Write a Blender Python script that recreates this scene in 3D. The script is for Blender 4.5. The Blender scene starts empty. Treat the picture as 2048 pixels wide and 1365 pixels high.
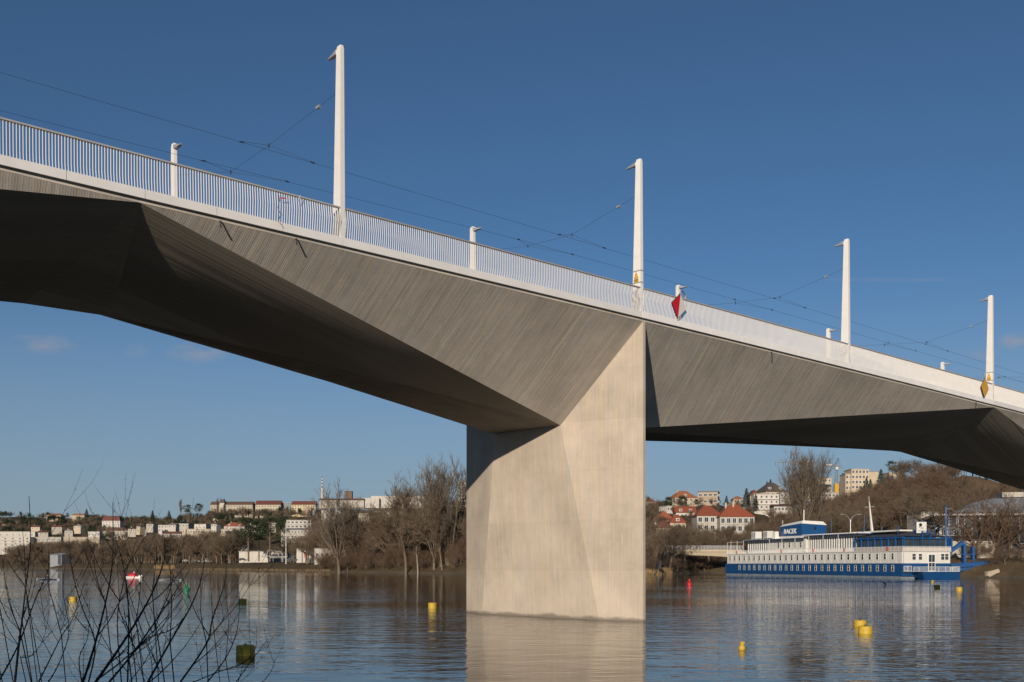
import bpy, math, random
import numpy as np
from mathutils import Vector, Matrix
R = math.radians
# ------------------------------------------------------------------ camera, sky, sun, exposure
SC = bpy.context.scene
COL = SC.collection
F, YH, CAMZ = 2193.36, 1129.45, 3.231          # focal length in source pixels (2048 wide), horizon row, eye height
cam_d = bpy.data.cameras.new('camera'); cam = bpy.data.objects.new('camera', cam_d); COL.objects.link(cam)
cam.location = (0, 0, CAMZ); cam.rotation_euler = (R(90), 0, 0)
cam_d.sensor_width = 36.0; cam_d.lens = 36.0*F/2048.0
cam_d.shift_y = (YH-682.5)/2048.0
cam_d.clip_start = 0.2; cam_d.clip_end = 20000
SC.camera = cam
L = Vector((0.418, 1.688, -0.502)).normalized()      # the way sunlight travels
SUN_EL = math.asin(-L.z); SUN_AZ = math.atan2(-L.x, -L.y)
sd = bpy.data.lights.new('sun', 'SUN'); sd.energy = 4.5; sd.angle = R(0.5); sd.color = (1.0, 0.855, 0.69)
sun = bpy.data.objects.new('sun', sd); COL.objects.link(sun)
sun.rotation_euler = L.to_track_quat('-Z', 'Y').to_euler()
world = bpy.data.worlds.new('World'); SC.world = world; world.use_nodes = True
SC.view_settings.view_transform = 'Standard'; SC.view_settings.look = 'None'
SC.view_settings.exposure = 0.0; SC.view_settings.gamma = 1.0
SC.cycles.use_denoising = True
SC.cycles.max_bounces = 8; SC.cycles.diffuse_bounces = 4; SC.cycles.glossy_bounces = 4
SC.cycles.sample_clamp_indirect = 0.0; SC.cycles.blur_glossy = 1.0

def build_world():
    nt = world.node_tree; n = nt.nodes; l = nt.links; n.clear()
    out = n.new('ShaderNodeOutputWorld'); bg = n.new('ShaderNodeBackground'); sky = n.new('ShaderNodeTexSky')
    sky.sky_type = 'NISHITA'; sky.sun_disc = False
    sky.sun_elevation = SUN_EL; sky.sun_rotation = SUN_AZ
    sky.altitude = 300; sky.air_density = 0.8; sky.dust_density = 0.12; sky.ozone_density = 4.5
    bg.inputs['Strength'].default_value = 0.072
    # small far clouds, laid out by direction of sight in the world (x/y, z/y)
    tc = n.new('ShaderNodeTexCoord'); sep = n.new('ShaderNodeSeparateXYZ'); l.new(tc.outputs['Generated'], sep.inputs[0])
    def math_(op, a, b=None, clamp=False):
        m = n.new('ShaderNodeMath'); m.operation = op; m.use_clamp = clamp
        for i, q in enumerate((a, b)):
            if q is None: continue
            if isinstance(q, (int, float)): m.inputs[i].default_value = q
            else: l.new(q, m.inputs[i])
        return m.outputs[0]
    # the air near the horizon is a little duller than the clear-sky model
    mr = n.new('ShaderNodeMapRange'); mr.interpolation_type = 'SMOOTHSTEP'; l.new(sep.outputs[2], mr.inputs[0])
    mr.inputs['From Min'].default_value = .0; mr.inputs['From Max'].default_value = .27; mr.inputs['To Min'].default_value = .82; mr.inputs['To Max'].default_value = 0.0
    hs = n.new('ShaderNodeMix'); hs.data_type = 'RGBA'; l.new(mr.outputs[0], hs.inputs['Factor']); tn = n.new('ShaderNodeVectorMath'); tn.operation = 'MULTIPLY'; l.new(sky.outputs[0], tn.inputs[0]); tn.inputs[1].default_value = (.92, 1.0, .97); l.new(tn.outputs[0], hs.inputs['A']); hs.inputs['B'].default_value = (3.3, 4.1, 4.95, 1)
    yy = math_('MAXIMUM', sep.outputs[1], 0.02)
    gx = math_('DIVIDE', sep.outputs[0], yy); gz = math_('DIVIDE', sep.outputs[2], yy)
    comb = n.new('ShaderNodeCombineXYZ'); l.new(gx, comb.inputs[0]); l.new(math_('MULTIPLY', gz, 2.2), comb.inputs[1])
    nz = n.new('ShaderNodeTexNoise'); nz.inputs['Scale'].default_value = 34; nz.inputs['Detail'].default_value = 6; nz.inputs['Roughness'].default_value = .6
    l.new(comb.outputs[0], nz.inputs['Vector'])
    tot = None
    for (px, py, rx, ry, k) in ((100, 690, 62, 22, 1), (272, 702, 28, 17, .75), (395, 706, 68, 24, 1), (2035, 684, 46, 22, 1.0), (1960, 706, 50, 18, .6), (1790, 560, 170, 6, .35), (160, 1001, 40, 6, .5), (500, 996, 50, 5, .4), (60, 675, 40, 7, .6)):
        dx = math_('MULTIPLY', math_('SUBTRACT', gx, (px-1024)/F), F/rx)
        dz = math_('MULTIPLY', math_('SUBTRACT', gz, (YH-py)/F), F/ry)
        r2 = math_('ADD', math_('MULTIPLY', dx, dx), math_('MULTIPLY', dz, dz))
        m = math_('MULTIPLY', math_('SUBTRACT', 1.0, r2, True), k)
        tot = m if tot is None else math_('MAXIMUM', tot, m)
    nn = math_('MULTIPLY', math_('SUBTRACT', nz.outputs[0], 0.36), 3.2, True)
    fac = math_('MULTIPLY', math_('MULTIPLY', tot, nn, True), 0.55)
    mx = n.new('ShaderNodeMix'); mx.data_type = 'RGBA'
    l.new(fac, mx.inputs['Factor']); l.new(hs.outputs['Result'], mx.inputs['A']); mx.inputs['B'].default_value = (4.6, 4.4, 5.0, 1)
    l.new(mx.outputs['Result'], bg.inputs['Color']); l.new(bg.outputs[0], out.inputs[0])
build_world()

# ------------------------------------------------------------------ helpers
def tag(o, label=None, cat=None, group=None, kind=None):
    if label: o['label'] = label
    if cat: o['category'] = cat
    if group: o['group'] = group
    if kind: o['kind'] = kind
    return o
def empty(name, loc=(0, 0, 0), rz=0, label=None, cat=None, group=None):
    o = bpy.data.objects.new(name, None); COL.objects.link(o); o.location = loc; o.rotation_euler = (0, 0, rz)
    o.empty_display_size = .3
    return tag(o, label, cat, group)
class MB:
    def __init__(s): s.v = []; s.f = []; s.uv = None; s.m = []
    def quad(s, *p, m=0):
        k = len(s.v); s.v += [tuple(q) for q in p]; s.f.append(tuple(range(k, k+len(p)))); s.m.append(m); return s
    def box(s, x0, y0, z0, x1, y1, z1, m=0):
        k = len(s.v)
        s.v += [(x0,y0,z0),(x1,y0,z0),(x1,y1,z0),(x0,y1,z0),(x0,y0,z1),(x1,y0,z1),(x1,y1,z1),(x0,y1,z1)]
        for f in ((0,3,2,1),(4,5,6,7),(0,1,5,4),(1,2,6,5),(2,3,7,6),(3,0,4,7)): s.f.append(tuple(k+i for i in f)); s.m.append(m)
        return s
    def hexa(s, lo, hi, m=0):          # 4 bottom + 4 top corners, counter-clockwise from above
        k = len(s.v); s.v += [tuple(q) for q in lo]+[tuple(q) for q in hi]
        for f in ((0,3,2,1),(4,5,6,7),(0,1,5,4),(1,2,6,5),(2,3,7,6),(3,0,4,7)): s.f.append(tuple(k+i for i in f)); s.m.append(m)
        return s
    def tube(s, pts, r, n=6, m=0, cap=True):
        pts = [Vector(p) for p in pts]
        if not hasattr(r, '__len__'): r = [r]*len(pts)
        rings = []
        for i, p in enumerate(pts):
            d = (pts[min(i+1, len(pts)-1)]-pts[max(i-1, 0)])
            if d.length < 1e-9: d = Vector((0,0,1))
            d.normalize()
            a = d.cross(Vector((0,0,1)) if abs(d.z) < .9 else Vector((1,0,0))).normalized(); b = d.cross(a)
            k = len(s.v); rings.append(k)
            for j in range(n):
                t = 2*math.pi*j/n; s.v.append(tuple(p+(a*math.cos(t)+b*math.sin(t))*r[i]))
        for i in range(len(pts)-1):
            for j in range(n):
                s.f.append((rings[i]+j, rings[i]+(j+1)%n, rings[i+1]+(j+1)%n, rings[i+1]+j)); s.m.append(m)
        if cap:
            s.f.append(tuple(rings[0]+j for j in range(n))[::-1]); s.m.append(m)
            s.f.append(tuple(rings[-1]+j for j in range(n))); s.m.append(m)
        return s
    def lathe(s, prof, n=16, c=(0,0,0), m=0):
        k = len(s.v)
        for (r, z) in prof:
            for j in range(n):
                t = 2*math.pi*j/n; s.v.append((c[0]+r*math.cos(t), c[1]+r*math.sin(t), c[2]+z))
        for i in range(len(prof)-1):
            for j in range(n):
                s.f.append((k+i*n+j, k+i*n+(j+1)%n, k+(i+1)*n+(j+1)%n, k+(i+1)*n+j)); s.m.append(m)
        s.f.append(tuple(k+j for j in range(n))[::-1]); s.m.append(m)
        q = k+(len(prof)-1)*n; s.f.append(tuple(q+j for j in range(n))); s.m.append(m)
        return s
    def mesh(s, name, mats, smooth=False):
        me = bpy.data.meshes.new(name); me.from_pydata([tuple(map(float, q)) for q in s.v], [], s.f)
        for mt in (mats if isinstance(mats, (list, tuple)) else [mats]): me.materials.append(mt)
        if any(s.m): me.polygons.foreach_set('material_index', s.m)
        if smooth: me.polygons.foreach_set('use_smooth', [True]*len(me.polygons))
        me.update(); return me
    def build(s, name, mats, parent=None, loc=None, rz=0, smooth=False):
        o = bpy.data.objects.new(name, s.mesh(name, mats, smooth)); COL.objects.link(o)
        if parent: o.parent = parent
        if loc: o.location = loc
        if rz: o.rotation_euler = (0, 0, rz)
        return o
def inst(name, me, parent=None, loc=(0,0,0), rz=0, sc=None):
    o = bpy.data.objects.new(name, me); COL.objects.link(o)
    if parent: o.parent = parent
    o.location = loc; o.rotation_euler = (0, 0, rz)
    if sc: o.scale = (sc, sc, sc) if isinstance(sc, (int, float)) else sc
    return o
def kids(o): return [c for c in bpy.data.objects if c.parent == o]
def copy_tree(o, parent=None):
    c = o.copy(); COL.objects.link(c); c.parent = parent
    for ch in list(o.children): copy_tree(ch, c)
    return c
def raw_mesh(name, V, Fc, mat, mi=None, mats=None):
    me = bpy.data.meshes.new(name)
    V = np.asarray(V, np.float32); Fc = np.asarray(Fc, np.int32); n = Fc.shape[1]
    me.vertices.add(len(V)); me.vertices.foreach_set('co', V.ravel())
    me.loops.add(Fc.size); me.loops.foreach_set('vertex_index', Fc.ravel())
    me.polygons.add(len(Fc)); me.polygons.foreach_set('loop_start', np.arange(0, Fc.size, n, dtype=np.int32))
    for mt in (mats or [mat]): me.materials.append(mt)
    if mi is not None: me.polygons.foreach_set('material_index', np.asarray(mi, np.int32))
    me.update(calc_edges=True); return me
def PX(x, Y): return (x-1024)/F*Y
def PZ(y, Y): return CAMZ+(YH-y)/F*Y

# ------------------------------------------------------------------ materials
def newmat(name):
    m = bpy.data.materials.new(name); m.use_nodes = True; nt = m.node_tree
    return m, nt, nt.nodes['Principled BSDF']
def node(nt, t, **kw):
    q = nt.nodes.new(t)
    for k, v in kw.items():
        if k.startswith('i_'): q.inputs[k[2:].replace('_', ' ')].default_value = v
        else: setattr(q, k, v)
    return q
def mat(name, col, rough=.7, var=.12, scale=3.0, bump=0.0, metal=0.0, col2=None, stretch=(1,1,1), spec=.5, coord='Object', bscale=None):
    m, nt, b = newmat(name); l = nt.links
    tc = node(nt, 'ShaderNodeTexCoord'); mp = node(nt, 'ShaderNodeMapping'); mp.inputs['Scale'].default_value = stretch
    l.new(tc.outputs[coord], mp.inputs[0])
    nz = node(nt, 'ShaderNodeTexNoise', i_Scale=scale, i_Detail=6.0, i_Roughness=.62); l.new(mp.outputs[0], nz.inputs['Vector'])
    rp = node(nt, 'ShaderNodeValToRGB'); l.new(nz.outputs[0], rp.inputs[0])
    c = Vector(col); c2 = Vector(col2) if col2 else c*(1+var)
    c1 = c if col2 else c*(1-var)
    rp.color_ramp.elements[0].position = .32; rp.color_ramp.elements[1].position = .68
    rp.color_ramp.elements[0].color = (*c1, 1); rp.color_ramp.elements[1].color = (*c2, 1)
    oi = node(nt, 'ShaderNodeObjectInfo')
    hs = node(nt, 'ShaderNodeHueSaturation'); l.new(rp.outputs[0], hs.inputs['Color'])
    mr = node(nt, 'ShaderNodeMapRange'); l.new(oi.outputs['Random'], mr.inputs[0]); mr.inputs['To Min'].default_value = .9; mr.inputs['To Max'].default_value = 1.1
    l.new(mr.outputs[0], hs.inputs['Value']); l.new(hs.outputs[0], b.inputs['Base Color'])
    b.inputs['Roughness'].default_value = rough; b.inputs['Metallic'].default_value = metal; b.inputs['Specular IOR Level'].default_value = spec
    if bump:
        bz = node(nt, 'ShaderNodeTexNoise', i_Scale=bscale or scale*6, i_Detail=4.0); l.new(mp.outputs[0], bz.inputs['Vector'])
        bp = node(nt, 'ShaderNodeBump', i_Strength=bump, i_Distance=.05); l.new(bz.outputs[0], bp.inputs['Height']); l.new(bp.outputs[0], b.inputs['Normal'])
    return m
def concrete(name, col, board=.11, ampl=.16, bump=.5, blotch=.25, seam=0.35, stain=None, dist=.02, sf=1.0):
    """board-marked concrete; the UV map runs in metres: u across the boards, v along them"""
    m, nt, b = newmat(name); l = nt.links
    uv = node(nt, 'ShaderNodeUVMap'); sep = node(nt, 'ShaderNodeSeparateXYZ'); l.new(uv.outputs[0], sep.inputs[0])
    def M(op, a, c=None, clamp=False):
        q = node(nt, 'ShaderNodeMath', operation=op, use_clamp=clamp)
        for i, s in enumerate((a, c)):
            if s is None: continue
            if isinstance(s, (int, float)): q.inputs[i].default_value = s
            else: l.new(s, q.inputs[i])
        return q.outputs[0]
    bi = M('FLOOR', M('DIVIDE', sep.outputs[0], board))
    off = node(nt, 'ShaderNodeTexWhiteNoise', noise_dimensions='1D'); l.new(bi, off.inputs['W'])
    seg = M('FLOOR', M('ADD', M('DIVIDE', sep.outputs[1], 2.6), M('MULTIPLY', off.outputs[0], 7.0)))
    cb = node(nt, 'ShaderNodeCombineXYZ'); l.new(bi, cb.inputs[0]); l.new(seg, cb.inputs[1])
    wn = node(nt, 'ShaderNodeTexWhiteNoise', noise_dimensions='2D'); l.new(cb.outputs[0], wn.inputs['Vector'])
    # streaks along the boards
    mp = node(nt, 'ShaderNodeMapping'); mp.inputs['Scale'].default_value = (5.5*sf, .22*max(sf, .6), 1); l.new(uv.outputs[0], mp.inputs[0])
    st = node(nt, 'ShaderNodeTexNoise', i_Scale=1.6, i_Detail=7.0, i_Roughness=.7); l.new(mp.outputs[0], st.inputs['Vector'])
    bl = node(nt, 'ShaderNodeTexNoise', i_Scale=.35, i_Detail=7.0, i_Roughness=.65); l.new(uv.outputs[0], bl.inputs['Vector'])
    gr = node(nt, 'ShaderNodeTexNoise', i_Scale=22.0, i_Detail=3.0); l.new(uv.outputs[0], gr.inputs['Vector'])
    fr = M('FRACT', M('DIVIDE', sep.outputs[0], board))
    ridge = M('POWER', M('ABSOLUTE', M('SUBTRACT', fr, .5)), 6.0)          # seam fins between boards
    ridge = M('MULTIPLY', ridge, 64.0)
    val = M('ADD', M('MULTIPLY', M('SUBTRACT', wn.outputs[0], .5), ampl), 1.0)
    val = M('ADD', val, M('MULTIPLY', M('SUBTRACT', st.outputs[0], .5), ampl*2.8))
    val = M('ADD', val, M('MULTIPLY', M('SUBTRACT', bl.outputs[0], .5), blotch*2))
    val = M('ADD', val, M('MULTIPLY', M('SUBTRACT', gr.outputs[0], .5), .12))
    val = M('ADD', val, M('MULTIPLY', M('MULTIPLY', ridge, wn.outputs[0]), seam*.35))
    # sparse pale scratches along the boards
    mp3 = node(nt, 'ShaderNodeMapping'); mp3.inputs['Scale'].default_value = (16, .35, 1); l.new(uv.outputs[0], mp3.inputs[0])
    s3 = node(nt, 'ShaderNodeTexNoise', i_Scale=1.0, i_Detail=3.0, i_Roughness=.6); l.new(mp3.outputs[0], s3.inputs['Vector'])
    val = M('ADD', val, M('MULTIPLY', M('MULTIPLY', M('SUBTRACT', s3.outputs[0], .60, True), 3.2, True), .75))
    b2 = node(nt, 'ShaderNodeTexNoise', i_Scale=.11, i_Detail=5.0, i_Roughness=.6); l.new(uv.outputs[0], b2.inputs['Vector'])
    val = M('ADD', val, M('MULTIPLY', M('SUBTRACT', b2.outputs[0], .5), blotch*2.2))
    if stain: board_joint = 0.0
    else: board_joint = 1.0
    jt = M('FRACT', M('ADD', M('DIVIDE', sep.outputs[0], 19.0), .37)); jt = M('LESS_THAN', jt, .010)
    val = M('ADD', val, M('MULTIPLY', jt, .16*board_joint))
    j2 = M('FRACT', M('DIVIDE', M('ADD', sep.outputs[0], M('MULTIPLY', off.outputs[0], .0)), 4.75)); j2 = M('LESS_THAN', j2, .008)
    val = M('SUBTRACT', val, M('MULTIPLY', j2, .10*board_joint))
    if stain:
        gp = node(nt, 'ShaderNodeNewGeometry'); gs = node(nt, 'ShaderNodeSeparateXYZ'); l.new(gp.outputs['Position'], gs.inputs[0])
        wob = M('MULTIPLY', bl.outputs[0], .9)
        z_ = M('SUBTRACT', gs.outputs[2], wob)
        def band(a0, a1, v0, v1):
            q = node(nt, 'ShaderNodeMapRange'); q.inputs['From Min'].default_value = a0; q.inputs['From Max'].default_value = a1; q.inputs['To Min'].default_value = v0; q.inputs['To Max'].default_value = v1; l.new(z_, q.inputs[0]); return q.outputs[0]
        val = M('MULTIPLY', val, band(-.38, -.22, .42, 1.0))       # wet algae line at the water
        val = M('ADD', val, M('MULTIPLY', band(.9, 2.2, 1.0, 0.0), M('MULTIPLY', M('SUBTRACT', gr.outputs[0], .35), .35)))   # lime bloom above it
        pl = M('FRACT', M('DIVIDE', gs.outputs[2], 2.9))      # pour joints
        pl = M('LESS_THAN', pl, .016); val = M('SUBTRACT', val, M('MULTIPLY', pl, .05))
        lift = M('FLOOR', M('DIVIDE', gs.outputs[2], 2.9)); ln_ = node(nt, 'ShaderNodeTexWhiteNoise', noise_dimensions='1D'); l.new(lift, ln_.inputs['W'])
        val = M('ADD', val, M('MULTIPLY', M('SUBTRACT', ln_.outputs[0], .5), .07))
    hs = node(nt, 'ShaderNodeHueSaturation'); hs.inputs['Color'].default_value = (*col, 1); l.new(val, hs.inputs['Value'])
    # colour drift: warm and cool patches
    mx = node(nt, 'ShaderNodeMix', data_type='RGBA'); 
    w2 = node(nt, 'ShaderNodeTexNoise', i_Scale=.9, i_Detail=4.0); l.new(mp.outputs[0], w2.inputs['Vector'])
    rr = node(nt, 'ShaderNodeMapRange'); rr.inputs['From Min'].default_value = .35; rr.inputs['From Max'].default_value = .65; l.new(w2.outputs[0], rr.inputs[0])
    l.new(rr.outputs[0], mx.inputs['Factor']); mx.inputs['A'].default_value = (col[0]*.96, col[1]*.98, col[2]*1.02, 1); mx.inputs['B'].default_value = (col[0]*1.04, col[1]*1.01, col[2]*.95, 1)
    l.new(mx.outputs['Result'], hs.inputs['Color']); l.new(hs.outputs[0], b.inputs['Base Color'])
    b.inputs['Roughness'].default_value = .85; b.inputs['Specular IOR Level'].default_value = .25
    h = M('ADD', M('ADD', M('MULTIPLY', wn.outputs[0], .35), M('MULTIPLY', st.outputs[0], .5)), M('MULTIPLY', ridge, seam))
    bp = node(nt, 'ShaderNodeBump', i_Strength=bump, i_Distance=dist); l.new(h, bp.inputs['Height']); l.new(bp.outputs[0], b.inputs['Normal'])
    return m
M_ = {}
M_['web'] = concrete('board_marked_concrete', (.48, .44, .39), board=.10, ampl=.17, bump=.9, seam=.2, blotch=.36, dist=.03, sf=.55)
M_['soffit'] = concrete('shade_darkened_soffit_concrete', (.34, .31, .27), board=.26, ampl=.16, bump=1.0, seam=.25, blotch=.3, dist=.40, sf=.30)  # same concrete as the web, coloured darker to deepen the underside shade
M_['pier'] = concrete('board_marked_pier_concrete', (.45, .393, .328), board=.08, ampl=.07, bump=.35, seam=.14, blotch=.36, stain=True)
M_['white_paint'] = mat('white_painted_steel', (.72, .71, .69), .45, .04, 1.5)
M_['fascia'] = mat('white_fascia_steel', (.78, .77, .76), .5, .05, .8)
M_['rail_metal'] = mat('handrail_steel', (.50, .48, .46), .4, .08, 2, metal=.3)
M_['dark_gap'] = mat('dark_rubber', (.03, .03, .03), .8)
M_['asphalt'] = mat('asphalt', (.05, .05, .052), .9, .2, 8)
M_['steel_rail'] = mat('tram_rail_steel', (.25, .22, .2), .4, .2, 5, metal=.7)
M_['wire'] = mat('wire', (.03, .03, .035), .6)
M_['insul'] = mat('insulator_grey', (.3, .3, .3), .6)
M_['lamp_grey'] = mat('lamp_grey', (.33, .34, .35), .4, metal=.3)
M_['glass'] = mat('dark_window_glass', (.03, .04, .05), .12, .5, .25, spec=.8)
M_['glassb'] = mat('blue_curtain_glass', (.10, .14, .18), .15, .45, .15, spec=.8)
M_['warn_yellow'] = mat('warning_yellow', (.72, .42, .03), .5)
M_['black'] = mat('black_paint', (.015, .015, .017), .6)
M_['red'] = mat('signal_red', (.50, .008, .02), .45, .1)
M_['sign_yellow'] = mat('sign_yellow', (.55, .30, .03), .5, .08)
M_['sign_white'] = mat('sign_white', (.62, .61, .58), .5, .06)
M_['buoy_yellow'] = mat('buoy_yellow', (.60, .40, .03), .55, .25, 4, col2=(.42, .29, .04))
M_['green'] = mat('buoy_green', (.01, .20, .09), .45)
M_['blue_hull'] = mat('blue_hull_paint', (.007, .060, .185), .45, .12, .35)
M_['blue_frame'] = mat('blue_frame_paint', (.010, .075, .23), .4, .1)
M_['hull_white'] = mat('white_hull_paint', (.66, .65, .61), .5, .06, .5)
M_['hull_pale'] = mat('pale_waterline_paint', (.28, .36, .45), .6, .25, .8, col2=(.20, .22, .24))
M_['canopy'] = mat('charcoal_canopy_fabric', (.045, .05, .062), .7, .2, 1)
M_['frame_white'] = mat('window_frame_white', (.7, .7, .68), .5)
M_['aluminium'] = mat('aluminium', (.55, .56, .58), .35, metal=.5)
M_['water'] = None
M_['bark'] = mat('bare_twig_bark', (.150, .112, .076), .9, .3, .4)
M_['bark_grey'] = mat('grey_bark', (.155, .125, .092), .9, .25, .4)
M_['bark_red'] = mat('reddish_twig_bark', (.135, .090, .060), .9, .25, .5)
M_['bark_pale'] = mat('pale_birch_bark', (.30, .27, .22), .8, .2, .5)
M_['bark_dark'] = mat('dark_shrub_bark', (.014, .012, .011), .8, .3, 9)
M_['needle'] = mat('evergreen_needles', (.022, .036, .018), .85, .35, .8)
M_['needle_lt'] = mat('pine_needles', (.035, .050, .020), .85, .35, .8)
M_['scrub'] = mat('brown_scrub', (.10, .072, .048), .95, .35, .5)
def wallm(name, c, r=.85): return mat(name, c, r, .07, .3)
WALL = {k: wallm('wall_'+k, c) for k, c in dict(white=(.50,.475,.43), cream=(.47,.40,.29), tan=(.38,.31,.23), pale=(.40,.37,.32), grey=(.34,.33,.31), brown=(.16,.11,.08), pinkish=(.50,.33,.25), orange=(.48,.39,.28), brick=(.26,.17,.115), yellow=(.62,.50,.28), stone=(.36,.29,.215), bluegrey=(.24,.26,.29), darkwood=(.09,.065,.05)).items()}
ROOF = {k: mat('roof_'+k, c, .85, .15, 1.2) for k, c in dict(red=(.26,.07,.035), orange=(.32,.125,.06), dark=(.075,.06,.055), brown=(.115,.065,.048), grey=(.22,.22,.22), flat=(.35,.33,.30), darkred=(.14,.05,.038), metal=(.24,.27,.30), white=(.62,.62,.60)).items()}

# ------------------------------------------------------------------ water
def water_mat():
    m, nt, b = newmat('river_water'); l = nt.links
    b.inputs['Base Color'].default_value = (.020, .020, .016, 1); b.inputs['IOR'].default_value = 1.33
    b.inputs['Roughness'].default_value = .015
    tc = node(nt, 'ShaderNodeTexCoord')
    def nz(sx, sy, rot, detail, off=0):
        mp = node(nt, 'ShaderNodeMapping'); mp.inputs['Scale'].default_value = (sx, sy, 1); mp.inputs['Rotation'].default_value = (0, 0, rot); mp.inputs['Location'].default_value = (off, off*2, 0)
        l.new(tc.outputs['Object'], mp.inputs[0]); q = node(nt, 'ShaderNodeTexNoise', i_Scale=1.0, i_Detail=detail, i_Roughness=.55); l.new(mp.outputs[0], q.inputs['Vector']); return q.outputs[0]
    def M(op, a, c):
        q = node(nt, 'ShaderNodeMath', operation=op)
        for i, s in enumerate((a, c)):
            if isinstance(s, (int, float)): q.inputs[i].default_value = s
            else: l.new(s, q.inputs[i])
        return q.outputs[0]
    big = nz(.30, .55, .12, 2.0); wind = nz(.9, 1.2, .9, 1.0, 31); mid = nz(1.0, 2.0, -.2, 2.0, 7); sm = nz(4.2, 5.6, .4, 2.0, 3)
    patch = nz(.02, .05, .2, 2.0, 11)                    # calmer and rougher stretches
    rr = node(nt, 'ShaderNodeMapRange'); rr.inputs['From Min'].default_value = .35; rr.inputs['From Max'].default_value = .65; rr.inputs['To Min'].default_value = .45; rr.inputs['To Max'].default_value = 1.25; l.new(patch, rr.inputs[0])
    h = M('ADD', M('ADD', M('MULTIPLY', big, .085), M('MULTIPLY', M('ADD', mid, wind), .036)), M('MULTIPLY', sm, .005))
    h = M('MULTIPLY', h, rr.outputs[0])
    bp = node(nt, 'ShaderNodeBump', i_Strength=1.0, i_Distance=WAVE); l.new(h, bp.inputs['Height']); l.new(bp.outputs[0], b.inputs['Normal'])
    return m
WAVE = .55
M_['water'] = water_mat()
w = MB(); w.quad((-6000, -400, 0), (6000, -400, 0), (6000, 2500, 0), (-6000, 2500, 0))
tag(w.build('water', M_['water']), 'wide river with small ripples reflecting sky and banks', 'river', kind='structure')

# ------------------------------------------------------------------ terrain: one sheet, described by bearing and distance
# per bearing (source column x): distance of the waterline, then (distance, image row) of slope points
COLS = [
 (-2600, 900, [(0, .8), (120, 5), (400, 8), (900, 40), (1500, 70), (2500, 90)]),
 (-600, 1150, [(0, .6), (60, 4), (200, 7), (500, 30), (900, 85), (1500, 100)]),
 (0, 1000, [(0, .6), (50, 4), (180, 8), (330, 20), (700, 62), (1000, 92), (1600, 95)]),
 (150, 820, [(0, .6), (45, 4), (200, 6), (450, 18), (850, 60), (1150, 84), (1800, 90)]),
 (300, 671, [(0, .6), (40, 4), (300, 6), (550, 22), (900, 58), (1250, 80), (2000, 88)]),
 (420, 560, [(0, .6), (36, 4), (300, 6), (600, 28), (860, 62), (1100, 70), (2000, 82)]),
 (500, 501, [(0, .6), (36, 3.8), (300, 6), (620, 30), (900, 63), (1200, 68), (2000, 78)]),
 (700, 428, [(0, .6), (30, 3.8), (250, 6), (600, 30), (900, 60), (1200, 68), (2000, 75)]),
 (935, 350, [(0, .8), (12, 3.5), (200, 6), (600, 40), (900, 60), (1200, 68), (2000, 72)]),
 (1150, 345, [(0, .8), (12, 3.5), (120, 7), (300, 20), (600, 42), (900, 60), (2000, 62)]),
 (1300, 330, [(0, .6), (30, 2.2), (80, 6), (150, 12), (300, 30), (480, 48), (800, 58), (2000, 55)]),
 (1400, 408, [(0, .8), (12, 4), (70, 9), (180, 20), (350, 42), (520, 52), (2000, 50)]),
 (1480, 395, [(0, .8), (10, 5), (80, 10), (180, 22), (330, 42), (480, 52), (2000, 55)]),
 (1560, 338, [(0, 1.5), (8, 5), (100, 9), (220, 18), (330, 31), (480, 40), (2000, 50)]),
 (1650, 312, [(0, 1.5), (8, 5), (60, 7), (150, 13), (260, 25), (400, 34), (2000, 46)]),
 (1750, 290, [(0, 1.5), (8, 5), (60, 7), (150, 18), (260, 31), (400, 38), (2000, 46)]),
 (1850, 268, [(0, 1.5), (7, 5), (60, 8), (140, 24), (240, 42), (340, 47), (2000, 50)]),
 (1950, 258, [(0, 1.0), (7, 4.5), (90, 7), (150, 20), (240, 44), (320, 50), (2000, 60)]),
 (2048, 252, [(0, .8), (9, 4.5), (110, 7), (170, 16), (240, 32), (320, 40), (2000, 60)]),
 (2300, 235, [(0, .8), (9, 4.5), (110, 7), (170, 12), (260, 22), (400, 34), (2000, 60)]),
 (3600, 200, [(0, .8), (9, 4.5), (110, 7), (170, 10), (260, 16), (400, 30), (2000, 60)]),
]
def terrain(x, Y):
    """ground height at bearing column x, depth Y"""
    cs = COLS
    if x <= cs[0][0]: i = 0; k = 0.0
    elif x >= cs[-1][0]: i = len(cs)-2; k = 1.0
    else:
        i = max(j for j in range(len(cs)-1) if cs[j][0] <= x); k = (x-cs[i][0])/(cs[i+1][0]-cs[i][0])
    d0 = cs[i][1]*(1-k)+cs[i+1][1]*k; d = Y-d0
    def hz(c):
        P = c[2]
        if d <= 0: return max(-2.5, P[0][1]*0-.1+d*.12)
        xs = [0]+[p[0]+1.2 if n == 0 else p[0] for n, p in enumerate(P)]; ys = [-.1]+[p[1] for p in P]
        return float(np.interp(d, xs, ys))
    z = hz(cs[i])*(1-k)+hz(cs[i+1])*k
    if d > 60:
        a = min(1, (d-60)/300)
        z += a*(2.2*math.sin(x*.021+Y*.006)+1.4*math.sin(x*.057-Y*.013)+.8*math.sin(x*.11+Y*.03))
    return z
def bank(x):
    return float(np.interp(x, [c[0] for c in COLS], [c[1] for c in COLS]))
def GZ(X, Y): return terrain(1024+F*X/Y, Y)
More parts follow.
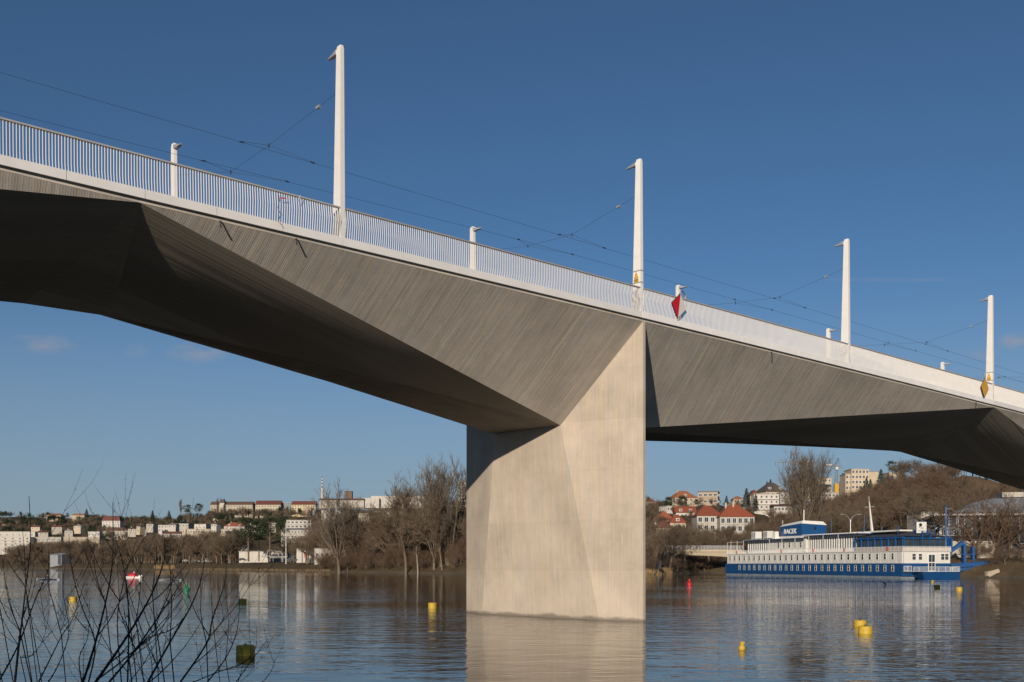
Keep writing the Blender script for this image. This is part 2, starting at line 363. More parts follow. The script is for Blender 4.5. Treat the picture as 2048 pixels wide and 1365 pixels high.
def ground_mat():
    m, nt, b = newmat('grass_and_earth'); l = nt.links
    geo = node(nt, 'ShaderNodeNewGeometry'); tc = node(nt, 'ShaderNodeTexCoord')
    n1 = node(nt, 'ShaderNodeTexNoise', i_Scale=.06, i_Detail=8.0, i_Roughness=.7); l.new(tc.outputs['Object'], n1.inputs['Vector'])
    n2 = node(nt, 'ShaderNodeTexNoise', i_Scale=1.2, i_Detail=5.0); l.new(tc.outputs['Object'], n2.inputs['Vector'])
    rp = node(nt, 'ShaderNodeValToRGB'); l.new(n1.outputs[0], rp.inputs[0])
    e = rp.color_ramp.elements; e[0].position = .3; e[0].color = (.060, .043, .028, 1); e[1].position = .7; e[1].color = (.085, .078, .034, 1)
    q = e.new(.5); q.color = (.105, .078, .046, 1)
    mx = node(nt, 'ShaderNodeMix', data_type='RGBA', blend_type='MULTIPLY'); mx.inputs['Factor'].default_value = .6
    r2 = node(nt, 'ShaderNodeMapRange'); r2.inputs['To Min'].default_value = .4; r2.inputs['To Max'].default_value = 1.6; l.new(n2.outputs[0], r2.inputs[0])
    l.new(rp.outputs[0], mx.inputs['A']); l.new(r2.outputs[0], mx.inputs['B'])
    # wet dark stones right at the water
    sp = node(nt, 'ShaderNodeSeparateXYZ'); l.new(geo.outputs['Position'], sp.inputs[0])
    mr = node(nt, 'ShaderNodeMapRange'); mr.inputs['From Min'].default_value = .3; mr.inputs['From Max'].default_value = .9; l.new(sp.outputs[2], mr.inputs[0])
    m3 = node(nt, 'ShaderNodeMix', data_type='RGBA'); l.new(mr.outputs[0], m3.inputs['Factor']); m3.inputs['A'].default_value = (.10, .085, .065, 1); l.new(mx.outputs['Result'], m3.inputs['B'])
    # bare sandy slope high on the near hill
    ds = node(nt, 'ShaderNodeVectorMath', operation='DISTANCE'); l.new(geo.outputs['Position'], ds.inputs[0]); ds.inputs[1].default_value = (PX(1965, 500), 500, 42)
    m4 = node(nt, 'ShaderNodeMapRange'); m4.inputs['From Min'].default_value = 48; m4.inputs['From Max'].default_value = 34; l.new(ds.outputs['Value'], m4.inputs[0])
    m5 = node(nt, 'ShaderNodeMix', data_type='RGBA'); l.new(m4.outputs[0], m5.inputs['Factor']); l.new(m3.outputs['Result'], m5.inputs['A'])
    wv = node(nt, 'ShaderNodeTexNoise', i_Scale=.4, i_Detail=6.0); l.new(tc.outputs['Object'], wv.inputs['Vector'])
    r5 = node(nt, 'ShaderNodeValToRGB'); l.new(wv.outputs[0], r5.inputs[0]); r5.color_ramp.elements[0].color = (.13, .085, .045, 1); r5.color_ramp.elements[1].color = (.24, .16, .09, 1)
    l.new(r5.outputs[0], m5.inputs['B']); l.new(m5.outputs['Result'], b.inputs['Base Color'])
    b.inputs['Roughness'].default_value = .95; b.inputs['Specular IOR Level'].default_value = .1
    bp = node(nt, 'ShaderNodeBump', i_Strength=.6, i_Distance=.4); l.new(n2.outputs[0], bp.inputs['Height']); l.new(bp.outputs[0], b.inputs['Normal'])
    return m
M_['ground'] = ground_mat()
def build_ground():
    xs = np.concatenate([np.linspace(-2600, -300, 24), np.arange(-270, 2300, 18), np.linspace(2320, 3600, 20)])
    ds = np.array([-30, -8, -2, 0, 1.2, 3, 5, 8, 12, 18, 25, 36, 50, 65, 80, 100, 120, 145, 170, 200, 230, 260, 300, 340, 400, 460, 540, 620, 700, 800, 900, 1000, 1150, 1300, 1600, 2000, 3500, 9000.])
    V = []
    for x in xs:
        b0 = bank(x)
        wob = 2.5*math.sin(x*.05)+1.6*math.sin(x*.13+1)
        for d in ds:
            Y = b0+d+(wob if d < 15 else 0)
            V.append((PX(x, Y), Y, terrain(x, Y)))
    n = len(ds); Fc = [(i*n+j, (i+1)*n+j, (i+1)*n+j+1, i*n+j+1) for i in range(len(xs)-1) for j in range(n-1)]
    o = bpy.data.objects.new('ground', raw_mesh('ground', V, Fc, M_['ground'])); COL.objects.link(o)
    o.data.polygons.foreach_set('use_smooth', [True]*len(o.data.polygons))
    tag(o, 'far river banks and wooded hills of brown winter grass', 'hillside', kind='structure')
    g = MB()    # the near bank under the photographer
    ys = [-300, 2, 6.5, 8.5, 10, 13]; zs = [1.65, 1.6, 1.45, .9, .1, -1.5]
    for i in range(5):
        for x in range(-60, 60, 6):
            def q(xx, k):
                return (xx, ys[k]+(.5*math.sin(xx*.4) if k > 1 else 0), zs[k]+(.1*math.sin(xx*.9) if 0 < k < 4 else 0))
            g.quad(q(x, i), q(x+6, i), q(x+6, i+1), q(x, i+1))
    tag(g.build('near_bank', M_['ground']), 'grassy near river bank below the camera', 'bank', kind='structure')
build_ground()

# ------------------------------------------------------------------ bridge
TH = 0.7161; U = Vector((math.cos(TH), math.sin(TH), 0)); Vv = Vector((-U.y, U.x, 0)); N0 = Vector((7.5005, 62.1916, 0)); BW = 16.0
def deckz(a): return 17.155-.016453*a-.00008225*a*a
def BP(a, b, z): q = N0+U*a+Vv*b; return (q.x, q.y, z)
bridge_rz = TH
bridge = empty('bridge', (N0.x, N0.y, 0), TH, 'long concrete river bridge with faceted pier, angular girder and white railing', 'bridge')
AL, AR = -106.0, 132.0
def uvgrid(name, rows, matl, grain, parent, normal_hint=None, smooth=True):
    """rows: list of point rows (bridge coordinates a,b,z); UV in metres across / along the board grain"""
    nr, nc = len(rows), len(rows[0]); V = [p for r in rows for p in r]
    Fc = [(i*nc+j, i*nc+j+1, (i+1)*nc+j+1, (i+1)*nc+j) for i in range(nr-1) for j in range(nc-1)]
    me = bpy.data.meshes.new(name); me.from_pydata([tuple(p) for p in V], [], Fc); me.materials.append(matl)
    P = [Vector(p) for p in V]
    nrm = (P[nc-1]-P[0]).cross(P[(nr-1)*nc]-P[0])
    if nrm.length < 1e-6: nrm = (P[nc-1]-P[0]).cross(P[-1]-P[0])
    nrm.normalize(); g = Vector(grain); g = (g-nrm*g.dot(nrm)).normalized(); ac = nrm.cross(g)
    uvl = me.uv_layers.new(name='UVMap'); co = []
    for lp in me.loops: p = P[lp.vertex_index]; co += [p.dot(ac), p.dot(g)]
    uvl.data.foreach_set('uv', co)
    if smooth: me.polygons.foreach_set('use_smooth', [True]*len(me.polygons))
    o = bpy.data.objects.new(name, me); COL.objects.link(o); o.parent = parent
    return me, o
def merge_into(name, parts, parent):
    """join grid meshes of one part into a single mesh"""
    V = []; Fc = []; UVs = []; mats = []; mi = []; sm = []
    for me, o in parts:
        k = len(V); V += [tuple(v.co) for v in me.vertices]
        for mt in me.materials:
            if mt not in mats: mats.append(mt)
        ix = mats.index(me.materials[0])
        for p in me.polygons: Fc.append([k+i for i in p.vertices]); mi.append(ix); sm.append(p.use_smooth)
        u = np.zeros(len(me.loops)*2); me.uv_layers[0].data.foreach_get('uv', u); UVs.append(u)
        bpy.data.objects.remove(o)
    me = bpy.data.meshes.new(name); me.from_pydata(V, [], Fc)
    for mt in mats: me.materials.append(mt)
    me.polygons.foreach_set('material_index', mi); me.polygons.foreach_set('use_smooth', sm)
    uvl = me.uv_layers.new(name='UVMap'); uvl.data.foreach_set('uv', np.concatenate(UVs))
    o = bpy.data.objects.new(name, me); COL.objects.link(o); o.parent = parent; return o
QA, QB, QZ = 1.7936, 5.006, 11.457
def lerp(p, q, t): return tuple(p[i]*(1-t)+q[i]*t for i in range(3))
def half_span(ap, am, qz, kz, sgn, U_H=.21, sag=0.0, kw=1.9):
    """girder half from the pier at ap to the crown at am (sgn: +1 crown lies at larger a)"""
    parts = []; n = 24; Qa = ap+sgn*QA
    P0 = (ap, 0, deckz(ap)); Q = (Qa, QB, qz); Mp = (am, 0, deckz(am)); K = (am-sgn*kw, 8, kz)
    tl = [i/n for i in range(n+1)]
    def top(t): a = ap*(1-t)+am*t; return (a, 0, deckz(a)-.15)
    def E(t): q = lerp(Q, (am, 0, deckz(am)-.15), t); return (q[0], q[1], q[2]-sag*4*t*(1-t))
    def Kc(t): q = lerp(Q, K, t); return (q[0], q[1], q[2]+.14*4*t*(1-t))
    gr = (.18, -.65, .74) if sgn < 0 else (-.09, -.66, .747)
    for far in (0, 1):
        def mir(p): return (p[0], BW-p[1], p[2]) if far else p
        def mg(g): return (g[0], -g[1], g[2]) if far else g
        web = [[mir(lerp(top(t), E(t), s)) for s in (0, .25, .5, .75, 1)] for t in tl]
        parts.append(uvgrid('girder', web, M_['web'], mg(gr), bridge))
        band = [[mir((top(t)[0], -.004, deckz(top(t)[0])+.06)), mir((top(t)[0], -.004, top(t)[2]-.005))] for t in tl]
        parts.append(uvgrid('girder', band, M_['web'], (1, 0, 0), bridge, smooth=False))
        und = []
        for t in tl:
            row = []
            w_ = U_H*UPROF(t)*(Kc(t)[1]-E(t)[1])
            for j in range(13):
                s = j/12; p = lerp(E(t), Kc(t), s)
                row.append(mir((p[0], p[1], p[2]-w_*s*(1-s)**2)))
            und.append(row)
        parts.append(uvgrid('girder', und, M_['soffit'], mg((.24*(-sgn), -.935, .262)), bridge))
    for far in (0, 1):
        rw = []
        for j in range(13):
            q = j/12; p = lerp(E(1), Kc(1), q); z = p[2]-U_H*UPROF(1)*8*q*(1-q)**2
            rw.append([(p[0], BW-p[1] if far else p[1], z), (am, BW-p[1] if far else p[1], z)])
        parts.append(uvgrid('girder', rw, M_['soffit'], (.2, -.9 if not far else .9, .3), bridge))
    sof = [[(Kc(t)[0], Kc(t)[1]*(1-s)+(BW-Kc(t)[1])*s, Kc(t)[2]) for s in (0, .5, 1)] for t in tl]
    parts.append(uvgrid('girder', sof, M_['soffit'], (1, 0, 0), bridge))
    return parts
def UPROF(t): return float(np.interp(t, [0, .35, .5, .75, .93, 1], [-.3, -.2, .5, 1, 1, .6]))
SPANS = [(-59.0, -29.27, 14.6, -1), (0.0, -29.27, 14.6, -1), (0.0, 42.58, 13.06, 1), (85.0, 42.58, 13.06, 1)]
parts = []
parts += half_span(-92.0, -29.27, 11.4, 14.6, 1)
parts += half_span(0.0, -29.27, QZ, 14.6, -1)
parts += half_span(0.0, 42.58, QZ, 13.06, 1)
parts += half_span(85.0, 42.58, 10.2, 13.06, -1)
parts += half_span(-92.0, -106.0, 11.4, 13.0, -1, kw=0)
parts += half_span(85.0, 132.0, 10.2, 12.0, 1, kw=0)
for ap, qz in ((-92.0, 11.4), (0.0, QZ), (85.0, 10.2)):      # soffit over each pier head
    parts.append(uvgrid('girder', [[(ap-QA, QB, qz), (ap-QA, BW-QB, qz)], [(ap+QA, QB, qz), (ap+QA, BW-QB, qz)]], M_['soffit'], (1, 0, 0), bridge))
merge_into('girder', parts, bridge)
d = MB(); st = 4.0; nseg = int((AR-AL)/st)
for i in range(nseg):
    a0, a1 = AL+i*st, AL+(i+1)*st; z0, z1 = deckz(a0), deckz(a1)
    d.hexa([(a0,0.0,z0+.05),(a1,0.0,z1+.05),(a1,BW,z1+.05),(a0,BW,z0+.05)], [(a0,0,z0+.22),(a1,0,z1+.22),(a1,BW,z1+.22),(a0,BW,z0+.22)])
d.build('roadway', M_['asphalt'], bridge)
t_ = MB()
for b0 in (4.1, 5.55, 10.4, 11.85):
    for i in range(nseg):
        a0, a1 = AL+i*st, AL+(i+1)*st; z0, z1 = deckz(a0)+.224, deckz(a1)+.224
        t_.hexa([(a0,b0,z0),(a1,b0,z1),(a1,b0+.07,z1),(a0,b0+.07,z0)], [(a0,b0,z0+.02),(a1,b0,z1+.02),(a1,b0+.07,z1+.02),(a0,b0+.07,z0+.02)])
t_.build('tram_track', M_['steel_rail'], bridge)
kb = MB()
for b0 in (.3, 12.9):
    kb = MB()
    for i in range(nseg):
        a0, a1 = AL+i*st, AL+(i+1)*st; z0, z1 = deckz(a0)+.22, deckz(a1)+.22
        kb.hexa([(a0,b0,z0),(a1,b0,z1),(a1,b0+2.8,z1),(a0,b0+2.8,z0)], [(a0,b0,z0+.14),(a1,b0,z1+.14),(a1,b0+2.8,z1+.14),(a0,b0+2.8,z0+.14)])
    kb.build('pavement_slab', M_['pier'], bridge)
# pier
def pier(ap, qz, nm='pier'):
    ps = []; zb = -3.0; nb = .1
    A1, B1 = .936, 2.636
    # the facets lean: extrapolate the bottom corner to the river bed
    def low(q, w, z): k = (q[2]-z)/(q[2]-w[2]); return lerp(q, w, k)
    gv = (0, 0, 1)
    for sg in (-1, 1):
        Q = (ap+sg*QA, QB, qz); W0 = (ap+sg*A1, B1, 0); Wb = low(Q, W0, zb)
        Q2 = (Q[0], BW-QB, qz); Wb2 = (Wb[0], BW-Wb[1], zb)
        nt_, nbm = (ap+sg*nb, 0, deckz(ap)-.15), (ap+sg*nb, 0, zb)
        def grid(p00, p01, p10, p11, n=6):   # rows from bottom to top
            return [[lerp(lerp(p00, p01, s), lerp(p10, p11, s), t) for s in (0, .5, 1)] for t in [i/n for i in range(n+1)]]
        for far in (0, 1):
            def mr(p): return (p[0], BW-p[1], p[2]) if far else p
            # side facet: nose edge, corner, pier head: two planar pieces
            k = qz/1.0
            ps.append(uvgrid(nm, [[mr(nbm), mr(Wb)], [mr((nbm[0], 0, qz)), mr(Q)]], M_['pier'], gv, bridge, smooth=False))
            ps.append(uvgrid(nm, [[mr((nbm[0], 0, qz)), mr(Q)], [mr(nt_), mr((nt_[0]+sg*.002, .002, nt_[2]))]], M_['pier'], gv, bridge, smooth=False))
        ps.append(uvgrid(nm, [[Wb, Wb2], [Q, Q2]], M_['pier'], gv, bridge, smooth=False))
    for far in (0, 1):
        b = BW if far else 0
        ps.append(uvgrid(nm, [[(ap-nb, b, zb), (ap+nb, b, zb)], [(ap-nb, b, deckz(ap)-.13), (ap+nb, b, deckz(ap)-.13)]], M_['pier'], gv, bridge, smooth=False))
    return merge_into(nm, ps, bridge)
pier(0.0, QZ); pier(-92.0, 11.4); pier(85.0, 10.2)
# fascia panels and railings, one pair of parts per bay between masts
MAST_N = [-83.4, -62.3, -41.2, -20.06, -.33, 20.87, 42.21, 64.59, 87.0, 109.0]
MAST_F = [-83.6, -62.5, -41.7, -20.83, .35, 21.65, 43.09, 64.59, 87.0, 109.0]
def fascia(a0, a1, far):
    m = MB(); n = max(1, round((a1-a0)/3.05)); s = (a1-a0)/n
    for i in range(n):
        x0, x1 = a0+i*s+.012, a0+(i+1)*s-.012; z0, z1 = deckz(x0), deckz(x1)
        b0, b1 = (-.16, -.035) if not far else (BW+.035, BW+.16)
        m.hexa([(x0,b0,z0),(x1,b0,z1),(x1,b1,z1),(x0,b1,z0)], [(x0,b0,z0+.36),(x1,b0,z1+.36),(x1,b1,z1+.36),(x0,b1,z0+.36)])
    return m.build('fascia_panel', M_['fascia'], bridge)
def railing(a0, a1, far, per):
    m = MB(); sg = 1 if not far else -1; e = 0 if not far else BW
    n = int((a1-a0)/.115); hr = 1.30
    for i in range(n+1):
        a = a0+(a1-a0)*i/n; z = deckz(a)+.36
        ph = 2*math.pi*(a+20.06)/21.1
        o1 = .085*(.55+.45*math.cos(ph)); kh = .52+.22*math.cos(ph+.6)
        o2 = .07*(.5-.5*math.cos(ph))
        pts = [(.0, hr), (-o1, kh), (-o2, -.02)]; w_ = .0085; dp = .05
        for (oa, ha), (ob, hb) in zip(pts, pts[1:]):
            A = e+sg*(oa-.09); B = e+sg*(ob-.09); lo = [(a-w_,B,z+hb),(a+w_,B,z+hb),(a+w_,B+sg*dp,z+hb),(a-w_,B+sg*dp,z+hb)]
            hi = [(a-w_,A,z+ha),(a+w_,A,z+ha),(a+w_,A+sg*dp,z+ha),(a-w_,A+sg*dp,z+ha)]
            if far: lo = [lo[1],lo[0],lo[3],lo[2]]; hi = [hi[1],hi[0],hi[3],hi[2]]
            m.hexa(lo, hi)
    r = m.build('railing', M_['white_paint'], bridge)
    h = MB(); k = max(2, int((a1-a0)/2))
    for i in range(k):
        x0 = a0+(a1-a0)*i/k; x1 = a0+(a1-a0)*(i+1)/k; z0, z1 = deckz(x0)+.36+hr, deckz(x1)+.36+hr
        b0, b1 = (e-.13, e+.05) if not far else (e-.05, e+.13)
        h.hexa([(x0,b0,z0),(x1,b0,z1),(x1,b1,z1),(x0,b1,z0)], [(x0,b0,z0+.06),(x1,b0,z1+.06),(x1,b1,z1+.06),(x0,b1,z0+.06)])
    h.build('handrail', M_['rail_metal'], r)
for far, ML in ((0, MAST_N), (1, MAST_F)):
    ed = [AL+.3]+ML+[AR-.3]
    for a0, a1 in zip(ed, ed[1:]):
        fascia(a0+.002, a1-.002, far); railing(a0+.16, a1-.14, far, 1)
# drain pipes under the fascia
for a in (-22.35, -25.9, 39.4, 12.0):
    q = MB(); z = deckz(a); q.tube([(a, .12, z-.1), (a, -.06, z-.16), (a, -.07, z-.42)], .035, 8)
    q.build('drain_pipe', M_['black'], bridge)

# masts with lamp heads
def mast(a, far, wl=None, sign=False):
    z = deckz(a)+.05
    loc = BP(a, BW if far else 0, z)
    o = empty('light_mast', loc, TH+(math.pi if far else 0), wl, 'mast', 'white light masts along the bridge')
    H = 8.94; m = MB()
    # local x along the bridge, local y inwards over the deck
    def sec(zz): t = zz/H; return (.125-.035*t, -.13+.05*t, .52-.25*t)
    zs = [0, 1.62, H-.18, H]
    for z0, z1 in zip(zs, zs[1:]):
        w0, f0, b0 = sec(z0); w1, f1, b1 = sec(z1)
        if z1 == H: f1 += .03; b1 -= .05; w1 -= .02
        m.hexa([(-w0,f0,z0),(w0,f0,z0),(w0,b0,z0),(-w0,b0,z0)], [(-w1,f1,z1),(w1,f1,z1),(w1,b1,z1),(-w1,b1,z1)])
    m.build('shaft', M_['white_paint'], o)
    lb = MB(); y0 = sec(H)[2]-.02
    lb.hexa([(-.13,y0+.02,H-.34),(.13,y0+.02,H-.34),(.07,y0+.80,H-.32),(-.07,y0+.80,H-.32)], [(-.13,y0+.02,H-.14),(.13,y0+.02,H-.14),(.06,y0+.78,H-.27),(-.06,y0+.78,H-.27)])
    hd = lb.build('lamp_head', M_['aluminium'], o)
    ar = MB(); ar.box(-.05, y0-.05, H-.22, .05, y0+.22, H-.12); ar.build('lamp_arm', M_['white_paint'], o)
    if sign:
        for zz in (1.95, 2.62):
            w0, f0, b0 = sec(zz); c = MB(); c.box(-w0-.02, f0-.02, zz-.03, w0+.02, b0+.02, zz+.03); c.build('clamp_band', M_['rail_metal'], o)
    return o
MN = {}
names = {-20.06: 'tallest white light mast in front of the sky with lamp to its left', -.33: 'white light mast standing above the bridge pier with yellow warning plate',
         20.87: 'white light mast midway between the pier and the yellow diamond sign', 42.21: 'white light mast at the right end with yellow warning plate beside yellow diamond'}
for a in MAST_N:
    MN[a] = mast(a, 0, names.get(a, 'white light mast on the near bridge edge outside the view'), a in (-.33, 42.21))
fn = {-20.83: 'leftmost far-side lamp mast rising behind the railing', .35: 'far-side lamp mast between the two tallest near masts', 21.65: 'far-side lamp mast top just behind the red and white diamond',
      43.09: 'far-side lamp mast peeking over the rail left of the third near mast', 64.59: 'smallest far-side lamp mast peeking over the rail at far right'}
for a in MAST_F: mast(a, 1, fn.get(a, 'white light mast on the far bridge edge outside the view'))
def text_mesh(txt, size, ext=.0, bold=0):
    cu = bpy.data.curves.new('text', 'FONT'); cu.body = txt; cu.size = size; cu.extrude = ext; cu.align_x = 'CENTER'; cu.align_y = 'CENTER'; cu.offset = bold
    o = bpy.data.objects.new('text', cu); COL.objects.link(o)
    bpy.context.view_layer.update(); dg = bpy.context.evaluated_depsgraph_get()
    me = bpy.data.meshes.new_from_object(o.evaluated_get(dg)); bpy.data.objects.remove(o); return me
def warning_plate(ms, parent):
    # mounted on the wide side face (local -x) of the mast
    o = empty('warning_plate', ms, 0); 
    pl = MB(); s = .24
    pl.quad((-.002, s, 2.22), (-.002, -s+.06, 2.22), (-.002, (.06)/2, 2.60)); pl.v = [(x-.155, y+.16, z) for x, y, z in pl.v]
    k = MB(); 
    def P(y, z, dx=0): return (-.150+dx, y+.18, z)
    k.quad(P(.17,2.28), P(-.17,2.28), P(0,2.60))
    bx = MB(); bx.box(-.160, .01, 2.08, -.152+.008, .35, 2.17); bx.box(-.160, .01, 1.985, -.144, .35, 2.06)
    tri = MB(); a, b, c = (.01, 2.22), (.35, 2.22), (.18, 2.58)
    lo = [(-.162, y, z) for y, z in (a, b, c)]; hi = [(-.145, y, z) for y, z in (a, b, c)]
    tri.quad(*lo); tri.quad(*hi[::-1])
    for i in range(3): j = (i+1)%3; tri.quad(lo[i], lo[j], hi[j], hi[i])
    pt = MB(); pt.v = tri.v+bx.v; pt.f = tri.f+[tuple(i+len(tri.v) for i in f) for f in bx.f]; pt.m = [0]*len(pt.f)
    w_ = pt.build('warning_plate', M_['warn_yellow'], parent)
    mk = MB(); x = -.166; mk.quad((x,.19,2.52),(x,.15,2.40),(x,.185,2.40),(x,.16,2.28),(x,.215,2.43),(x,.18,2.43))
    mk.build('warning_symbol', M_['black'], w_)
    for y1, za in ((.31, 2.10), (.28, 2.135), (.31, 2.015)): mk = MB(); mk.box(-.166, .05, za, -.161, y1, za+.015); mk.build('warning_text_line', M_['black'], w_)
    bpy.data.objects.remove(o)
warning_plate((0,0,0), MN[-.33]); warning_plate((0,0,0), MN[42.21])

# diamond navigation signs on curved arms
def diamond(a, zc, hw, hh, two, label, name='diamond_sign'):
    b0 = -.36
    o = empty(name, BP(a, b0, zc), TH+R(14 if two else 20), label, 'sign')
    # a square plate stood on a corner, facing down-river (local -x .. -y)
    L_ = MB(); T = .04
    P = [(0, -hh), (hw, 0), (0, hh), (-hw, 0)]
    def face(y): return [(x, y, z) for x, z in P]
    def half(m, xs, y0, y1):
        lo = [(x, y0, z) for x, z in xs]; hi = [(x, y1, z) for x, z in xs]; m.quad(*lo); m.quad(*hi[::-1])
        for i in range(len(xs)): j = (i+1)%len(xs); m.quad(lo[i], hi[i], hi[j], lo[j])
    back = MB(); half(back, [(x*1.04, z*1.04) for x, z in P], .03, .08); back.build('back_plate', M_['black'] if two else M_['dark_gap'], o)
    if two:
        r = MB(); half(r, [(0, -hh), (0, hh), (-hw, 0)], 0, .029); r.build('red_half', M_['red'], o)
        w_ = MB(); half(w_, [(0, -hh), (hw, 0), (0, hh)], .001, .029); w_.build('white_half', M_['sign_white'], o)
    else:
        r = MB(); half(r, P, 0, .029); r.build('yellow_face', M_['sign_yellow'], o)
    ar = MB()
    if two: ar.tube([(0,.1,hh-.5),(.02,.12,hh),(.3,.25,hh+.36),(.62,.4,hh+.42),(1.0,.5,hh+.28)], .04, 8); ar.tube([(1.0,.5,hh+.33),(1.02,.5,hh+.08)], .08, 8); ar.tube([(0,.1,0),(0,.62,0)], .03, 8)
    else: ar.tube([(0,.1,hh-.4),(0,.1,hh+.5),(.8,.5,hh+.5),(1.25,.62,hh+.42)], .04, 8); ar.tube([(.1,.12,hh+.1),(.35,.3,hh+.55),(.7,.42,hh+.73)], .03, 8)
    ar.build('arm', M_['lamp_grey'], o)
    return o
o = diamond(2.62, 18.24, .62, .72, True, 'red and white diamond sign hung on the railing just right of the pier'); o.rotation_euler = (0, R(9), TH)
o = diamond(40.3, 17.48, .62, .76, False, 'yellow diamond sign hung in front of the railing beside the rightmost mast'); o.rotation_euler = (0, R(4), TH)

# overhead wires
def wz_near(a): return deckz(a)+5.5
def wz_far(a): return deckz(a)+float(np.interp(a, [-80, -32, -3, 66], [5.0, 5.2, 5.85, 6.15]))
def wire(name, pts, r, label, cat='wire', group=None, mt='wire'):
    m = MB(); m.tube(pts, r, 5); return tag(m.build(name, M_[mt]), label, cat, group)
wire('contact_wire', [BP(a, 5, wz_near(a)) for a in np.linspace(AL, AR, 50)], .008, 'upper of the two long dark tram wires running above the bridge')
wire('contact_wire', [BP(a, 8.2, wz_far(a)) for a in np.linspace(AL, AR, 50)], .008, 'lower of the two long dark tram wires, just above the railing')
SPW = {-20.06: 'thin span wire from the tallest mast down across both tram wires', -.33: 'thin span wire from the mast above the pier across both tram wires',
       20.87: 'thin span wire from the third near mast across both tram wires', 42.21: 'thin span wire from the rightmost mast across both tram wires'}
for an, af in zip(MAST_N, MAST_F):
    am = (an+af)/2; z1 = wz_near(am)+.62; z2 = wz_far(am)+.35; zt = deckz(am)+7.0
    A, n1, n2, Bq = BP(an, .2, zt), BP(am, 5.9, z1), BP(am, 9.9, z2+.1), BP(af, BW-.3, zt+.2)
    e = empty('span_wire', n1, 0, SPW.get(an, 'thin span wire over the bridge outside the view'), 'wire', 'span wires')
    def loc(p): return tuple(p[i]-n1[i] for i in range(3))
    m = MB(); m.tube([loc(A), (0,0,0), loc(n2), loc(Bq)], .007, 5); m.build('cable', M_['wire'], e)
    for b, nn, wz, dd in ((5, n1, wz_near, 2.0), (8.2, n2, wz_far, 2.4)):
        m = MB()
        for k in (-1, 1): m.tube([loc(nn), loc(BP(am+k*dd, b, wz(am+k*dd)+.02))], .007, 5)
        m.tube([loc((nn[0], nn[1], nn[2]+.1)), loc((nn[0], nn[1], nn[2]-.12))], .03, 6)
        for k in (-1, 1): p = BP(am+k*dd, b, wz(am+k*dd)); p2 = BP(am+k*(dd-.22), b, wz(am+k*(dd-.22))+.02); m.tube([loc(p), loc(p2)], .035, 6)
        m.build('bridle', M_['wire'], e)
    m = MB(); q = lerp(A, n1, .26); q2 = lerp(A, n1, .30); m.tube([loc(q), loc(q2)], .075, 8); m.build('insulator', M_['insul'], e)
# fluttering tape
m = MB(); rd = random.Random(3)
a0, zb = -23.35, deckz(-23.35)+.36
pts = [(0, 0, 1.12), (.02, -.05, .85), (-.05, -.02, .55), (.06, -.06, .28), (-.02, -.03, 0), (.08, -.08, -.18)]
for i in range(len(pts)-1):
    p, q = pts[i], pts[i+1]
    m.quad(p, q, (q[0]+.05, q[1]+.03, q[2]+.01), (p[0]+.05, p[1]+.03, p[2]+.01), m=i % 2)
m.quad((.05, -.04, .95), (.35, -.05, 1.0), (.35, -.05, 1.05), (.05, -.04, 1.0), m=0); m.quad((.9, -.04, 1.02), (1.0, -.05, 1.3), (1.05, -.05, 1.3), (.95, -.04, 1.0), m=1)
o = m.build('barrier_tape', [M_['red'], M_['sign_white']], None, BP(a0, -.26, zb), TH); tag(o, 'torn red and white tape tied to the railing left of the tallest mast', 'tape')

# ------------------------------------------------------------------ buoys
def buoy_at(px, py): Y = F*CAMZ/(py-YH); return PX(px, Y), Y
def drum(px, py, r, h, label, cap=False):
    h *= .9
    X, Y = buoy_at(px, py)
    o = empty('mooring_buoy', (X, Y, 0), rd.random()*3, label, 'buoy', 'yellow drum buoys')
    m = MB(); m.lathe([(r*.9, -.35), (r, -.28), (r, h-.04), (r-.04, h)], 28); m.build('drum', M_['buoy_yellow'], o)
    k = MB(); k.lathe([(.06, h+.002), (.06, h+.03)], 10); k.tube([(-.05, 0, h+.02), (-.04, 0, h+.08), (.04, 0, h+.08), (.05, 0, h+.02)], .012, 6); k.build('mooring_ring', M_['black'], o)
    return o
drum(146, 1202, .34, .40, 'yellow drum buoy furthest left on the river, behind bare twigs')
drum(865, 1217, .32, .46, 'bright yellow drum buoy just left of the bridge pier')
drum(485, 1207, .34, .40, 'olive drum buoy in bridge shade, farther of the two dark ones')
drum(491, 1311, .33, .40, 'large dark olive drum buoy in tree shade near the twigs')
drum(1720, 1253, .34, .36, 'farther of the two yellow drum buoys floating together')
drum(1730.5, 1267, .33, .38, 'nearer of the two yellow drum buoys floating together')
drum(1874, 1177, .40, .52, 'small dark olive drum buoy in front of the moored ship')
drum(1918, 1181, .40, .45, 'small yellow drum buoy off the bow of the moored ship')
X, Y = buoy_at(1484, 1301)
o = empty('ball_buoy', (X, Y, 0), .3, 'small round yellow buoy with two knobs on top right of the pier', 'buoy')
m = MB(); m.lathe([(.02+.115*math.sin(math.pi*i/12), -.06+.13*(1-math.cos(math.pi*i/12))) for i in range(1, 11)]+[(.07, .22)], 20); m.build('ball', M_['buoy_yellow'], o, smooth=True)
m = MB(); m.lathe([(.075, .21), (.08, .24), (.075, .30), (.04, .33)], 16); m.lathe([(.012, .25), (.03, .27), (.03, .30), (.012, .32)], 8, (-.05, -.065, 0)); m.lathe([(.012, .25), (.03, .27), (.03, .30), (.012, .32)], 8, (.05, -.065, 0)); m.build('top_knob', M_['buoy_yellow'], o)
